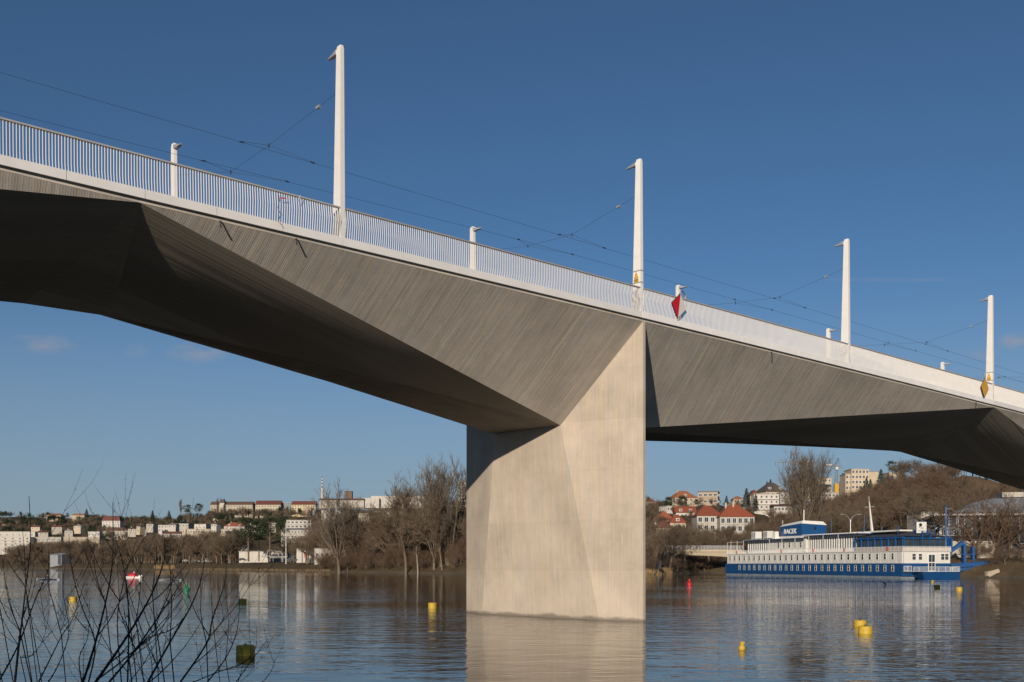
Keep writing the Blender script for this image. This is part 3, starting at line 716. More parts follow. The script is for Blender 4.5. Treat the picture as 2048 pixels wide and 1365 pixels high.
def navbuoy(px, py, mt, label, k):
    X, Y = buoy_at(px, py)
    o = empty('channel_buoy', (X, Y, 0), .2, label, 'buoy')
    m = MB(); m.lathe([(.30*k, -.2), (.36*k, 0), (.38*k, .22*k), (.30*k, .36*k), (.14*k, .52*k), (.11*k, .62*k)], 20); m.build('float', mt, o, smooth=True)
    m = MB(); m.lathe([(.18*k, .62*k), (.19*k, .66*k), (.17*k, .90*k), (.08*k, 1.0*k)], 16); m.build('top_mark', mt, o); 
    m = MB(); m.tube([(.28*k, 0, .38*k), (.2*k, 0, .68*k)], .015, 5); m.tube([(-.28*k, 0, .38*k), (-.2*k, 0, .68*k)], .015, 5); m.build('lifting_rod', mt, o)
navbuoy(1379, 1171, M_['red'], 'red channel buoy left of the moored ship', 1.02)
navbuoy(373.5, 1181, M_['green'], 'green channel buoy beyond the bare twigs', .95)
X, Y = buoy_at(1865, 1164.5); m = MB(); m.lathe([(.05, -.1), (.2, 0), (.24, .12), (.2, .26), (.06, .34)], 14); o = m.build('marker_float', M_['buoy_yellow'], None, (X, Y, 0), smooth=True); tag(o, 'tiny yellow ball float right in front of the ship', 'buoy')
X, Y = buoy_at(1770, 1171); m = MB(); m.tube([(-.25, 0, .55), (-.1, 0, .3), (.15, 0, -.1)], .10, 8); m.tube([(-.08, 0, .2), (.2, 0, .3)], .09, 8); o = m.build('driftwood', M_['bark_dark'], None, (X, Y, 0)); tag(o, 'dark piece of driftwood poking up before the ship side', 'driftwood')

# ------------------------------------------------------------------ moored hotel ship
S_A, S_L = (65.5, 336.5), 91.9
sr = math.atan2(-.963, .270)
ship = empty('hotel_ship', (S_A[0], S_A[1], 0), sr, 'long blue and white moored hotel ship with two rows of windows', 'ship')
def sp(m, name, mt, parent=ship, **k): return m.build(name, mt, parent, **k)
m = MB(); m.hexa([(0,.5,-.8),(87.40,.5,-.8),(87.40,12.5,-.8),(0,12.5,-.8)], [(0,.1,.55),(88.00,.1,.55),(88.00,12.9,.55),(0,12.9,.55)])
sp(m, 'waterline_hull', M_['hull_pale'])
m = MB(); m.box(-.1, 0, .55, 88.40, 13.0, 3.5)
for i in range(31): m.box(.8+i*3.03, -.035, .6, .88+i*3.03, 0.0, 3.48)
m.box(-.12, -.06, 1.02, 88.45, -.001, 1.10)
hull = sp(m, 'hull', M_['blue_hull'])
m = MB(); m.hexa([(87.60,3.4,.5),(91.80,3.6,-.4),(91.80,12.7,-.4),(87.60,12.7,-.4)], [(87.60,1.6,1.55),(92.20,2.6,1.55),(92.20,12.9,1.55),(87.60,12.9,1.55)]); sp(m, 'bow_platform', M_['blue_hull'])
def ship_rail(pts, h, n_sp, name='deck_railing', z=0, panel=True, mt='frame_white'):
    m = MB(); pn = MB()
    for (x0, y0), (x1, y1) in zip(pts, pts[1:]):
        ln = math.hypot(x1-x0, y1-y0); k = max(1, round(ln/n_sp))
        for i in range(k+1):
            x = x0+(x1-x0)*i/k; y = y0+(y1-y0)*i/k; m.box(x-.04, y-.04, z, x+.04, y+.04, z+h)
        for hh in (h, .08): m.tube([(x0, y0, z+hh), (x1, y1, z+hh)], .045, 5)
        k2 = max(1, int(ln/.16))
        for i in range(k2):
            x = x0+(x1-x0)*i/k2; y = y0+(y1-y0)*i/k2; m.tube([(x, y, z+.1), (x, y, z+h)], .018, 4, cap=False)
    return sp(m, name, M_[mt])
ship_rail([(88.60, 3.0), (92.10, 3.3), (92.10, 12.7), (88.70, 12.7)], 1.15, 1.9, z=1.55)
ship_rail([(88.90, .2), (88.90, 2.2)], 1.15, 1.0, z=1.7)
m = MB(); m.box(88.41, .1, 1.5, 89.20, 2.6, 1.68); sp(m, 'side_step', M_['hull_pale'])
m = MB(); m.box(1.2, .03, 3.5, 88.40-.03, 12.97, 6.3)
for i in range(30): m.box(1.3+i*3.03, -.01, 3.52, 1.36+i*3.03, .03, 6.28)
m.box(.4, -.12, 6.22, 88.65, 13.1, 6.34)
sp(m, 'middle_deck', M_['hull_white'])
# windows: frame with a mullion, two panes
def win_mesh(w, h, mull=True):
    f = MB(); t = .07
    f.box(-w/2-t, -.07, -h/2-t, w/2+t, -.01, -h/2); f.box(-w/2-t, -.07, h/2, w/2+t, -.01, h/2+t)
    f.box(-w/2-t, -.07, -h/2, -w/2, -.01, h/2); f.box(w/2, -.07, -h/2, w/2+t, -.01, h/2)
    if mull: f.box(-w/2, -.068, .10, w/2, -.012, .17)
    p = MB(); p.box(-w/2, -.035, -h/2, w/2, -.015, h/2); return f, p
f, p = win_mesh(.84, 1.35); fm_w = f.mesh('window_frame', M_['frame_white']); pm = p.mesh('pane', M_['glass'])
def ship_window(x, y, z, rz=0):
    a = inst('window', fm_w, ship, (x, y, z), rz); inst('pane', pm, a); return a
for i in range(26): ship_window(9.2+i*3.03, 0, 2.35)
for i in range(28): ship_window(3.1+i*3.03, .03, 5.1)
for yy, zz in ((3.2, 5.0), (4.9, 5.0), (10.9, 5.0), (12.0, 5.0)):
    ship_window(88.40, yy, zz, R(86.40))
m = MB(); m.box(88.38, 7.0, 1.6, 88.45, 8.9, 5.7); dr = sp(m, 'front_door', M_['frame_white'])
m = MB()
for y0 in (7.15, 8.0):
    for z0, z1 in ((1.8, 3.6), (3.8, 5.5)): m.box(88.45, y0, z0, 88.47, y0+.75, z1)
sp(m, 'pane', M_['glass'], dr)
ship_rail([(1.0, 0), (88.60, 0), (88.60, 13.0)], 1.05, 1.52, z=6.34)
m = MB(); m.box(70, -.02, 6.45, 88.55, 0, 7.2); m.box(88.57, 0, 6.45, 88.59, 13, 7.2)
sp(m, 'railing_mesh', mat('pale_railing_mesh', (.42, .38, .34), .7))
for x in (7.5, 34.0, 50.5, 65.0, 83.0):
    m = MB(); V = []; k = 20
    for i in range(k):
        t0 = 2*math.pi*i/k
    m.tube([(x+.34*math.cos(2*math.pi*i/k), -.14, 6.9+.34*math.sin(2*math.pi*i/k)) for i in range(k+1)], .09, 6, cap=False)
    b = m.build('lifebuoy', M_['red'], ship)
# upper deck cabins
m = MB(); m.box(24.0, 1.8, 6.34, 44.5, 11.2, 10.25); 
for i in range(12): m.box(24.2+i*1.7, 1.77, 6.4, 24.26+i*1.7, 1.8, 10.2)
m.box(11.0, 1.8, 6.34, 24.0, 11.2, 7.0); m.box(44.5, 1.8, 6.34, 68.4, 11.2, 7.1); m.box(11.0, 1.8, 9.9, 24.0, 11.2, 10.25); m.box(44.5, 1.8, 10.2, 68.4, 11.2, 10.75)
m.box(43.6, 1.2, 6.34, 44.6, 1.9, 10.7)
sp(m, 'upper_cabin', M_['hull_white'])
m = MB(); m.box(11.2, 2.0, 7.0, 23.9, 11.0, 9.9); sp(m, 'cabin_glazing', M_['glass']); m = MB(); m.box(44.6, 2.0, 7.1, 68.2, 11.0, 10.2); sp(m, 'cabin_glazing', M_['glass'])
m = MB(); x = 11.0
while x < 24: m.box(x, 1.78, 7.0, x+.34, 2.0, 9.9); x += 1.3
x = 44.9
while x < 68.2: m.box(x, 1.78, 7.1, x+.30, 2.0, 10.2); x += 1.12
sp(m, 'mullion', M_['frame_white'])
for x in (29.2, 32.2, 35.2, 38.2, 41.2): ship_window(x, 1.77, 8.6)
m = MB(); m.box(9.5, .2, 10.27, 44.3, 12.6, 10.40); m.box(44.0, .2, 10.77, 70.5, 12.6, 10.93); sp(m, 'upper_roof', M_['blue_frame'])
m = MB(); m.box(10.2, .6, 10.41, 43.8, 12.2, 10.5); m.box(44.4, .6, 10.94, 70.0, 12.2, 11.1)
for i in range(26): m.box(44.6+i*.95, .1, 10.95, 45.0+i*.95, 1.2, 11.16)
m.box(62, 4, 11.1, 82, 10, 11.45); sp(m, 'roof_panel', M_['hull_white'])
m = MB()
for x in (3.5, 7.5, 11.5, 27, 34, 41, 48, 55, 62): m.tube([(x, .1, 6.34), (x, .1, 10.3 if x < 44 else 10.8)], .06, 6)
m.tube([(1.2, .1, 9.9), (11, .1, 9.9)], .05, 5); m.tube([(1.2, .1, 6.4), (1.2, .1, 9.9)], .05, 5); sp(m, 'deck_post', M_['frame_white'])
# blue terrace with dark canopy
m = MB(); apx, e = 10.9, 9.7
m.quad((68.2,.6,e),(88.40,.6,e),(84.90,6.5,apx),(70.5,6.5,apx)); m.quad((88.40,12.6,e),(68.2,12.6,e),(70.5,6.5,apx),(84.90,6.5,apx))
m.quad((88.40,.6,e),(88.40,12.6,e),(84.90,6.5,apx)); m.quad((68.2,12.6,e),(68.2,.6,e),(70.5,6.5,apx))
m.quad((68.2,.6,e-.05),(68.2,12.6,e-.05),(88.40,12.6,e-.05),(88.40,.6,e-.05)); sp(m, 'canopy', M_['canopy'])
m = MB()
for i in range(8): m.box(68.4+i*2.75, .5, 6.34, 68.75+i*2.75, .8, e-.02)
m.box(68.2, .45, e-.42, 88.50, .7, e-.1); m.box(68.3, .5, 6.34, 88.30, .62, 7.3)
for y in (.6, 3.0, 5.4, 7.4, 10.0, 12.4): m.box(88.15, y, 6.34, 88.35, y+.16, e-.1)
m.box(88.15, .5, e-.5, 88.52, 12.7, e-.25); m.box(88.30, 5.3, e-.3, 88.60, 5.5, e+1.3); m.box(88.30, 7.5, e-.3, 88.60, 7.7, e+1.3); m.box(88.30, 5.3, e+1.15, 88.60, 7.7, e+1.3); m.box(88.30, 5.3, e+.5, 88.60, 7.7, e+.62)
for y in (2, 7, 12): m.box(70, y, 11.2, 70.1, y+.1, 12.6); m.box(84, y, 10.4, 84.12, y+.12, 12.4)
m.box(87.60, 13.0, 6.34, 88.70, 13.4, 9.2); m.box(88.40, 13.1, 6.3, 88.52, 13.25, 11.2)
sp(m, 'canopy_frame', M_['blue_frame'])
m = MB(); m.box(69, 1.0, 7.2, 87.80, 12.0, e-.5); sp(m, 'terrace_glazing', M_['glass'])
# wheelhouse box with the ship's name
m = MB(); m.hexa([(26.3,3.9,11.15),(37.9,3.9,11.15),(37.9,11.6,11.15),(26.3,11.6,11.15)], [(26.3,3.9,13.9),(37.9,3.9,14.5),(37.9,11.6,14.1),(26.3,11.6,13.7)])
wh = sp(m, 'wheelhouse', M_['blue_hull'])
m = MB(); m.hexa([(26.2,3.8,13.92),(38.0,3.8,14.52),(38.0,11.7,14.12),(26.2,11.7,13.72)], [(27.0,4.6,14.6),(37.6,4.6,15.35),(37.6,10.8,15.1),(27.0,10.8,14.5)]); sp(m, 'wheelhouse_roof', M_['hull_white'], wh)
m = MB(); m.box(26.0, 3.6, 10.5, 38.2, 11.9, 11.15); sp(m, 'wheelhouse_base', M_['hull_white'], wh)
tm = text_mesh('RACEK', 1.95, .08, .006); tm.materials.clear(); tm.materials.append(M_['hull_white'])
o = bpy.data.objects.new('name_lettering', tm); COL.objects.link(o); o.parent = wh; o.rotation_euler = (R(86.40), 0, 0); o.location = (31.9, 3.82, 12.45); o.scale = (1.12, 1, 1)
m = MB(); m.tube([(37.92, 8.0, 13.2), (38.0, 8.0, 13.2)], .42, 14); sp(m, 'porthole', M_['black'], wh)
m = MB(); m.tube([(30.5, 9, 15.0), (30.5, 9, 18.6)], .13, 8); m.tube([(24, 6, 10.5), (24, 6, 16.0)], .05, 6); m.tube([(23.5, 6, 15.4), (24.5, 6, 15.4)], .04, 6); sp(m, 'radio_mast', M_['frame_white'])
for x in (12.0, 19.0):
    m = MB(); m.box(x, 2.4, 10.9, x+2.6, 4.4, 12.9); m.box(x+.2, 2.36, 11.1, x+1.2, 2.4, 12.6, m=1); m.box(x+1.4, 2.36, 11.1, x+2.4, 2.4, 12.6, m=1)
    for dx in (.1, 2.4):
        m.box(x+dx, 2.5, 10.5, x+dx+.1, 2.6, 10.9); m.box(x+dx, 4.2, 10.5, x+dx+.1, 4.3, 10.9)
    m.build('roof_air_conditioner', [M_['hull_white'], M_['insul']], ship)
m = MB(); m.box(24.6, 2.4, 10.5, 26.0, 3.6, 12.6); sp(m, 'ventilation_box', M_['hull_white'])
m = MB(); m.hexa([(68.0,5.5,11.1),(68.5,5.5,11.1),(68.5,6.0,11.1),(68.0,6.0,11.1)], [(66.9,5.65,19.0),(67.05,5.65,19.0),(67.05,5.8,19.0),(66.9,5.8,19.0)]); m.tube([(65.3,5.7,17.6),(69.0,5.7,17.6)], .07, 6); m.tube([(67.0,5.7,18.9),(66.9,5.7,20.2)], .05, 6); sp(m, 'signal_mast', M_['frame_white'])
m = MB(); m.box(87.2, 4.5, 10.2, 87.4, 4.62, 13.1, m=0); m.box(87.25, 4.62, 10.5, 87.4, 7.3, 13.1, m=1); m.box(87.2, 4.5, 13.1, 87.45, 7.4, 13.2, m=0)
sg = m.build('roof_sign', [M_['blue_frame'], M_['hull_white']], ship)
m = MB(); m.tube([(87.4, 5.7, 12.4), (87.44, 5.7, 12.4)], .42, 12); m.box(87.4, 5.7, 11.6, 87.43, 6.5, 11.75); m.box(87.4, 5.3, 11.75, 87.43, 5.55, 11.95); m.box(87.4, 5.0, 10.95, 87.43, 6.9, 11.05); m.build('sign_emblem', M_['black'], sg)

# gangway and stair at the bow
gx = [(92.5, 12.6), (98.0, 21.0)]
g_ = empty('gangway', (PX(1912, 262), 262, 0), 0, 'blue gangway bridging from the ship bow to the bank', 'gangway')
m = MB(); W_ = 9.6
m.hexa([(-1,0,1.5),(W_,0,2.2),(W_,1.8,2.2),(-1,1.8,1.5)], [(-1,0,2.3),(W_,0,3.0),(W_,1.8,3.0),(-1,1.8,2.3)]); m.build('walkway', M_['blue_hull'], g_)
m = MB()
for y in (0.02, 1.75):
    for i in range(11): x = -1+i*1.06; z = 2.3+.7*(x+1)/10.6; m.box(x-.04, y-.03, z, x+.04, y+.03, z+1.15)
    for h in (.45, .8, 1.15): m.tube([(-1, y, 2.3+h), (W_, y, 3.0+h)], .04, 5)
m.hexa([(-1,.03,2.45),(W_,.03,3.15),(W_,.06,3.15),(-1,.06,2.45)], [(-1,.03,3.3),(W_,.03,4.0),(W_,.06,4.0),(-1,.06,3.3)])
m.build('railing', M_['blue_frame'], g_)
m = MB(); m.hexa([(-1.2,3,5.0),(3.2,3,8.2),(3.2,4.4,8.2),(-1.2,4.4,5.0)], [(-1.2,3,5.9),(3.2,3,9.1),(3.2,4.4,9.1),(-1.2,4.4,5.9)]); m.box(3.0, 2.8, 2.5, 3.6, 4.4, 8.4); m.box(5.2, 2.9, 2.5, 5.7, 4.4, 7.6); m.box(-1, 3, 3.1, 6, 4.4, 3.4); m.box(2.2, 3, 5.6, 6, 4.4, 5.8)
o = m.build('boarding_stair', M_['blue_frame'], None, (PX(1912, 262), 262, 0)); tag(o, 'blue boarding stair climbing beside the ship bow behind the gangway', 'stairs')
m = MB(); m.hexa([(0,0,-1),(4.6,0,-1),(4.6,5,-1),(0,5,-1)], [(1.8,1.5,1.5),(4.4,1.5,2.2),(4.6,5,2.2),(1.6,5,1.6)])
o = m.build('stone_landing', WALL['tan'], None, (PX(1966, 256), 256, 0)); tag(o, 'pale stone landing under the end of the blue gangway', 'landing')

# ------------------------------------------------------------------ small boats on the river
def person_mesh(name, mats, arms):
    """seated oarsman or helmsman: one skinned body"""
    pts = {'pel': (0,0,.10), 'sp': (0.02,0,.35), 'ch': (.05,0,.55), 'nk': (.07,0,.68), 'hd': (.08,0,.80), 'ht': (.08,0,.90),
           'kl': (.38,.12,.32), 'al': (.72,.10,.06), 'kr': (.38,-.12,.32), 'ar': (.72,-.10,.06),
           'sl': (.05,.19,.60), 'el': (.26,.26,.44), 'wl': (arms,.2,.42), 'sr': (.05,-.19,.60), 'er': (.26,-.26,.44), 'wr': (arms,-.2,.42)}
    E = [('pel','sp'),('sp','ch'),('ch','nk'),('nk','hd'),('hd','ht'),('pel','kl'),('kl','al'),('pel','kr'),('kr','ar'),('ch','sl'),('sl','el'),('el','wl'),('ch','sr'),('sr','er'),('er','wr')]
    rad = {'pel': .15, 'sp': .13, 'ch': .15, 'nk': .06, 'hd': .10, 'ht': .09, 'kl': .085, 'kr': .085, 'al': .05, 'ar': .05, 'sl': .07, 'sr': .07, 'el': .05, 'er': .05, 'wl': .035, 'wr': .035}
    ks = list(pts); me = bpy.data.meshes.new(name); me.from_pydata([pts[k] for k in ks], [(ks.index(a), ks.index(b)) for a, b in E], [])
    o = bpy.data.objects.new(name, me); COL.objects.link(o); md = o.modifiers.new('skin', 'SKIN')
    for i, k in enumerate(ks): me.skin_vertices[0].data[i].radius = (rad[k], rad[k])
    me.skin_vertices[0].data[0].use_root = True
    sb = o.modifiers.new('sub', 'SUBSURF'); sb.levels = 1; sb.render_levels = 1
    bpy.context.view_layer.update(); dg = bpy.context.evaluated_depsgraph_get(); nm = bpy.data.meshes.new_from_object(o.evaluated_get(dg))
    bpy.data.objects.remove(o); nm.materials.clear()
    for q in mats: nm.materials.append(q)
    for pgn in nm.polygons:
        c = pgn.center; pgn.material_index = 1 if c.z > .68 or (c.x > .33 and abs(c.y) > .16 and c.z > .38) else (2 if c.x > .12 and c.z < .40 and abs(c.y) < .2 else 0)
    return nm
skin = mat('skin', (.45, .27, .19), .6); navy = mat('navy_sportswear', (.02, .03, .07), .8); white_cl = mat('white_jacket', (.7, .7, .7), .8)
pmesh = person_mesh('person', [navy, skin, navy], .55); pmesh2 = person_mesh('person', [white_cl, skin, navy], .5)
def scull(px, py, L_, rz, lab, plab):
    X, Y = buoy_at(px, py)
    o = empty('rowing_boat', (X, Y, 0), rz, lab, 'rowing boat', 'rowing shells')
    m = MB(); n = 16
    for i in range(n):
        x0 = -L_/2+L_*i/n; x1 = -L_/2+L_*(i+1)/n
        w0, w1 = [.26*max(.02, 1-abs(2*x/L_)**2.2) for x in (x0, x1)]
        m.hexa([(x0,-w0*.5,-.05),(x1,-w1*.5,-.05),(x1,w1*.5,-.05),(x0,w0*.5,-.05)], [(x0,-w0,.16),(x1,-w1,.16),(x1,w1,.16),(x0,w0,.16)])
    m.build('shell', M_['hull_white'], o)
    for s in (-1, 1):
        m = MB(); m.tube([(.5, s*.2, .42), (.35, s*2.4, .12)], .025, 5); m.box(.28, min(s*2.3, s*2.8), .05, .34, max(s*2.3, s*2.8), .22); m.build('oar', M_['aluminium'], o)
    p = inst('person', pmesh, None, (X, Y, .12), rz); tag(p, plab, 'person')
scull(94, 1160, 6.5, R(76), 'white rowing shell furthest left on the far water', 'person in dark clothing rowing the leftmost white shell')
scull(340, 1161, 6.0, R(63), 'white rowing shell between the red boat and green buoy', 'person in dark clothing rowing between red boat and green buoy')
X, Y = buoy_at(268, 1156)
o = empty('motor_boat', (X, Y, 0), R(12), 'small motor boat with a domed red cover and white hull', 'motor boat')
m = MB(); m.hexa([(-2.1,-.7,-.2),(1.6,-.75,-.2),(1.6,.75,-.2),(-2.1,.7,-.2)], [(-2.2,-.8,.38),(2.2,-.55,.45),(2.2,.55,.45),(-2.2,.8,.38)]); m.box(1.4, -.4, .1, 2.3, .4, .75); m.build('hull', M_['hull_white'], o)
m = MB(); V = []; k = 12; rr = []
for i in range(7):
    t = i/6; x = -1.7+2.9*t; h = 1.05*math.sin(math.pi*min(1, t*.9+.1))**.7; rr.append([(x, .78*math.cos(math.pi*j/k), .38+h*math.sin(math.pi*j/k)) for j in range(k+1)])
for i in range(6):
    for j in range(k): m.quad(rr[i][j], rr[i+1][j], rr[i+1][j+1], rr[i][j+1])
m.quad(*rr[0]); m.quad(*rr[-1][::-1]); m.build('red_cover', M_['red'], o); o.scale = (.82, .82, .85)
tag(inst('person', pmesh2, None, (X-.1, Y-.05, .78), R(12)), 'person in white jacket sitting up in the red covered boat', 'person')

# ------------------------------------------------------------------ buildings
win_cache = {}
def bwin(w, h):
    k = (round(w, 1), round(h, 1))
    if k not in win_cache:
        m = MB(); m.box(-w/2, -.10, -h/2, w/2, -.02, h/2, m=1); t = min(.16, w*.13)
        for a in ((-w/2-t, -h/2-t, w/2+t, -h/2), (-w/2-t, h/2, w/2+t, h/2+t), (-w/2-t, -h/2, -w/2, h/2), (w/2, -h/2, w/2+t, h/2), (-.04, -h/2, .04, h/2)):
            m.box(a[0], -.14, a[1], a[2], -.03, a[3], m=0)
        win_cache[k] = m.mesh('window', [M_['frame_white'], M_['glass']])
    return win_cache[k]
def building(px0, px1, ytop, ybase, Y, label, wall='white', roof=('flat', 'flat'), cat='building', name='building', dep=11.0, rot=0, rows=3, cols=6, ww=1.2, wh=1.5, eave=None, side=2, extra=None, group=None, sink=6.0, dorm=0, strip=False, chim=0):
    """px0..px1 and ytop/ybase are measured on the photograph for the depth Y; rot turns the block (degrees)"""
    x0, x1 = PX(px0, Y), PX(px1, Y); zt, zb = PZ(ytop, Y), PZ(ybase, Y); wall_m = WALL[wall] if isinstance(wall, str) else wall
    ze = zt if eave is None else PZ(eave, Y)
    W_ = x1-x0
    if rot: 
        r = abs(R(rot)); W_ = max(3.0, (W_-dep*math.sin(r))/math.cos(r))
    cx = (x0+x1)/2
    o = empty(name, (cx, Y+dep/2, zb), R(rot), label, cat, group)
    H = ze-zb; hw, hd = W_/2, dep/2
    m = MB(); m.box(-hw, -hd, -sink, hw, hd, H)
    if roof[0] == 'flat':
        m.build('wall', wall_m, o)
        m = MB(); m.box(-hw-.25, -hd-.25, H-.02, hw+.25, hd+.25, H+.35); m.build('roof', ROOF[roof[1]], o)
        RT = H+.35
    else:
        m.build('wall', wall_m, o); RT = zt-zb
        m = MB(); e = .5; a, b, c, d_ = (-hw-e, -hd-e, H), (hw+e, -hd-e, H), (hw+e, hd+e, H), (-hw-e, hd+e, H)
        if roof[0] == 'hip':
            k = min(hw*.75, hd); p, q = (-hw+k, 0, RT), (hw-k, 0, RT)
            m.quad(a, b, q, p); m.quad(c, d_, p, q); m.quad(b, c, q); m.quad(d_, a, p); m.quad(a, d_, c, b)
        elif roof[0] == 'gable':
            p, q = (-hw-e, 0, RT), (hw+e, 0, RT); m.quad(a, b, q, p); m.quad(c, d_, p, q); m.quad(b, c, q); m.quad(d_, a, p); m.quad(a, d_, c, b)
        elif roof[0] == 'gfront':
            p, q = (0, -hd-e, RT), (0, hd+e, RT); m.quad(a, p, q, d_); m.quad(b, c, q, p); m.quad(a, b, p); m.quad(c, d_, q); m.quad(a, d_, c, b)
        elif roof[0] == 'mansard':
            k = 2.0; A, B, C, D = (-hw+k, -hd+k, RT-.5), (hw-k, -hd+k, RT-.5), (hw-k, hd-k, RT-.5), (-hw+k, hd-k, RT-.5)
            m.quad(a, b, B, A); m.quad(b, c, C, B); m.quad(c, d_, D, C); m.quad(d_, a, A, D); m.quad(A, B, (hw-k-2, 0, RT), (-hw+k+2, 0, RT)); m.quad(C, D, (-hw+k+2, 0, RT), (hw-k-2, 0, RT)); m.quad(B, C, (hw-k-2, 0, RT)); m.quad(D, A, (-hw+k+2, 0, RT)); m.quad(a, d_, c, b)
        rf = m.build('roof', ROOF[roof[1]], o)
        for i in range(chim):
            m = MB(); cxx = -hw*.5+i*hw*.9; m.box(cxx, .3, RT-2.0, cxx+.8, 1.1, RT+.9); m.build('chimney', WALL['pale'], rf)
        for i in range(dorm):
            cxx = -hw+W_*(i+.5)/dorm; m = MB(); zc = H+(RT-H)*.35; yy = -hd*.68
            m.box(cxx-.9, yy-1.0, zc-.7, cxx+.9, yy+1.6, zc+.9); dm = m.build('dormer', WALL['white'], rf)
            inst('window', bwin(1.2, 1.0), dm, (cxx, yy-1.0, zc+.1))
    ro = min(rows, max(1, int(H/2.6))) if rows else 0
    if ro and cols:
        fh = H/ro; w2 = min(ww, W_/cols*.6); h2 = min(wh, fh*.6)
        for r in range(ro):
            for c in range(cols):
                inst('window', bwin(w2, h2), o, (-hw+W_*(c+.5)/cols, -hd, fh*(r+.52)))
            sd_ = -1 if rot > 0 else 1
            if rot and side:
                for c in range(side):
                    inst('window', bwin(w2, h2), o, ((hw if rot < 0 else -hw), -hd+dep*(c+.5)/side, fh*(r+.52)), R(90 if rot < 0 else -90))
    if strip:
        m = MB()
        for r in range(ro): m.box(-hw-.12, -hd-1.1, (H/ro)*r-.1, hw+.12, -hd+.02, (H/ro)*r+.12)
        m.build('balcony_slab', WALL['white'], o)
    if extra: extra(o, hw, hd, H, RT)
    return o
B = building
# far left bank and hills
def wall_steps(o, hw, hd, H, RT):
    pass
B(-60, 52, 1043, 1064, 1750, 'long brown brick fortress wall on the far left hilltop', 'brick', cat='wall', name='fortress_wall', dep=6, rows=0, cols=0)
B(-70, 62, 1075, 1100, 1240, 'white apartment block with dark balconies at the far left edge', 'white', rows=4, cols=9, ww=2.2, strip=True)
B(-30, 70, 1064, 1077, 1290, 'white stepped rooftop houses above the leftmost apartment block', 'white', rows=1, cols=8, dep=8)
B(62, 122, 1075, 1093, 1250, 'pale grey apartment row second from the left bank edge', 'pale', rows=2, cols=12)
B(127, 199, 1075, 1096, 1200, 'tan apartment block third from the left on the far bank', 'tan', rows=2, cols=12)
B(176, 199, 1064, 1076, 1260, 'small white penthouse above the tan apartment block', 'white', rows=1, cols=4, dep=7)
B(93, 122, 1027, 1041, 1800, 'tan hilltop villa with orange roof between bare trees far left', 'tan', ('hip', 'orange'), eave=1031, rows=1, cols=5, dep=14)
B(141, 169, 1027, 1041, 1820, 'cream hilltop villa with orange roof beside a dark conifer', 'cream', ('hip', 'orange'), eave=1031, rows=1, cols=5, dep=14)
B(204, 240, 1032, 1058, 1500, 'white four storey house with red roof on the far left slope', 'white', ('mansard', 'darkred'), eave=1042, rows=3, cols=6, dep=13, dorm=3)
B(207, 255, 1055, 1070, 1350, 'low house with brownish red roof below the white four storey house', 'pale', ('hip', 'brown'), eave=1062, rows=1, cols=6)
B(313, 338, 1051, 1064, 1180, 'white flat roofed villa with roof terrace left of the hospital hill', 'white', rows=2, cols=4, rot=12)
B(327, 362, 1063, 1075, 1120, 'white low house under dark red roof on the left slope', 'white', ('gable', 'darkred'), eave=1068, rows=1, cols=6)
B(357, 377, 1048, 1064, 1200, 'narrow pale flat roofed house left of the cubic villa', 'pale', rows=2, cols=3)
B(388, 416, 1049, 1062, 1170, 'cubic white modern villa below the old hospital', 'white', rows=1, cols=3, rot=-10)
B(364, 500, 1059, 1080, 1080, 'very long pale apartment row behind the bare riverside trees', 'cream', rows=2, cols=26, ww=1.6)
B(448, 489, 1045, 1062, 1110, 'white villa with bright red hipped roof and dormers below the hospital', 'white', ('hip', 'red'), eave=1053, rows=1, cols=5, dorm=2, chim=2)
def hosp_tower(o, hw, hd, H, RT):
    m = MB(); x = -hw+W6*.28; m.box(x-3.2, -hd-1.2, 0, x+3.2, -hd+5, H+2.5); t = m.build('stair_tower', WALL['white'], o)
    m = MB(); m.hexa([(x-3.6,-hd-1.6,H+2.5),(x+3.6,-hd-1.6,H+2.5),(x+3.6,-hd+5.4,H+2.5),(x-3.6,-hd+5.4,H+2.5)], [(x-2.6,-hd-.6,H+7.5),(x+2.6,-hd-.6,H+7.5),(x+2.6,-hd+4.4,H+7.5),(x-2.6,-hd+4.4,H+7.5)])
    for dx in (-2.4, 2.4): m.tube([(x+dx, -hd, H+7.5), (x+dx, -hd, H+11)], .15, 5)
    m.build('tower_roof', ROOF['dark'], t)
W6 = 84/F*1500
B(421, 505, 1003, 1035, 1500, 'old cream hospital wing with dark corner tower on the hilltop', 'cream', ('gable', 'brown'), eave=1010, rows=4, cols=15, dep=15, extra=hosp_tower, ww=1.5, wh=2.2)
B(505, 512, 1005, 1034, 1508, 'narrow glass link beside the old hospital wing', M_['glassb'], rows=4, cols=1, dep=12, ww=3.5)
B(511, 561, 1001, 1035, 1500, 'middle hospital block with dark red roof on the hilltop', 'cream', ('gable', 'darkred'), eave=1010, rows=4, cols=9, dep=15, ww=1.5, wh=2.2)
B(561, 583, 1006, 1031, 1510, 'bluish glass stair block between two hospital wings', M_['glassb'], rows=5, cols=5, dep=12, ww=2.4, wh=2.8)
B(583, 631, 1002, 1030, 1500, 'right hospital block with dark red roof near the striped chimney', 'yellow', ('gable', 'darkred'), eave=1010, rows=4, cols=9, dep=15, ww=1.5, wh=2.2)
B(607, 622, 1017, 1034, 1440, 'small pinkish brick block in front of the right hospital wing', 'pinkish', rows=2, cols=3, dep=8)
B(622, 637, 1020, 1034, 1445, 'small pale grey block right of the pinkish one', 'bluegrey', rows=2, cols=3, dep=8)
B(573, 622, 1041, 1058, 950, 'white modern terrace house with long dark window band', 'white', rows=2, cols=6, ww=3.0, strip=True)
B(562, 652, 1056, 1078, 880, 'long pale grey row house behind the flagpole', 'pale', ('gable', 'grey'), eave=1060, rows=2, cols=14)
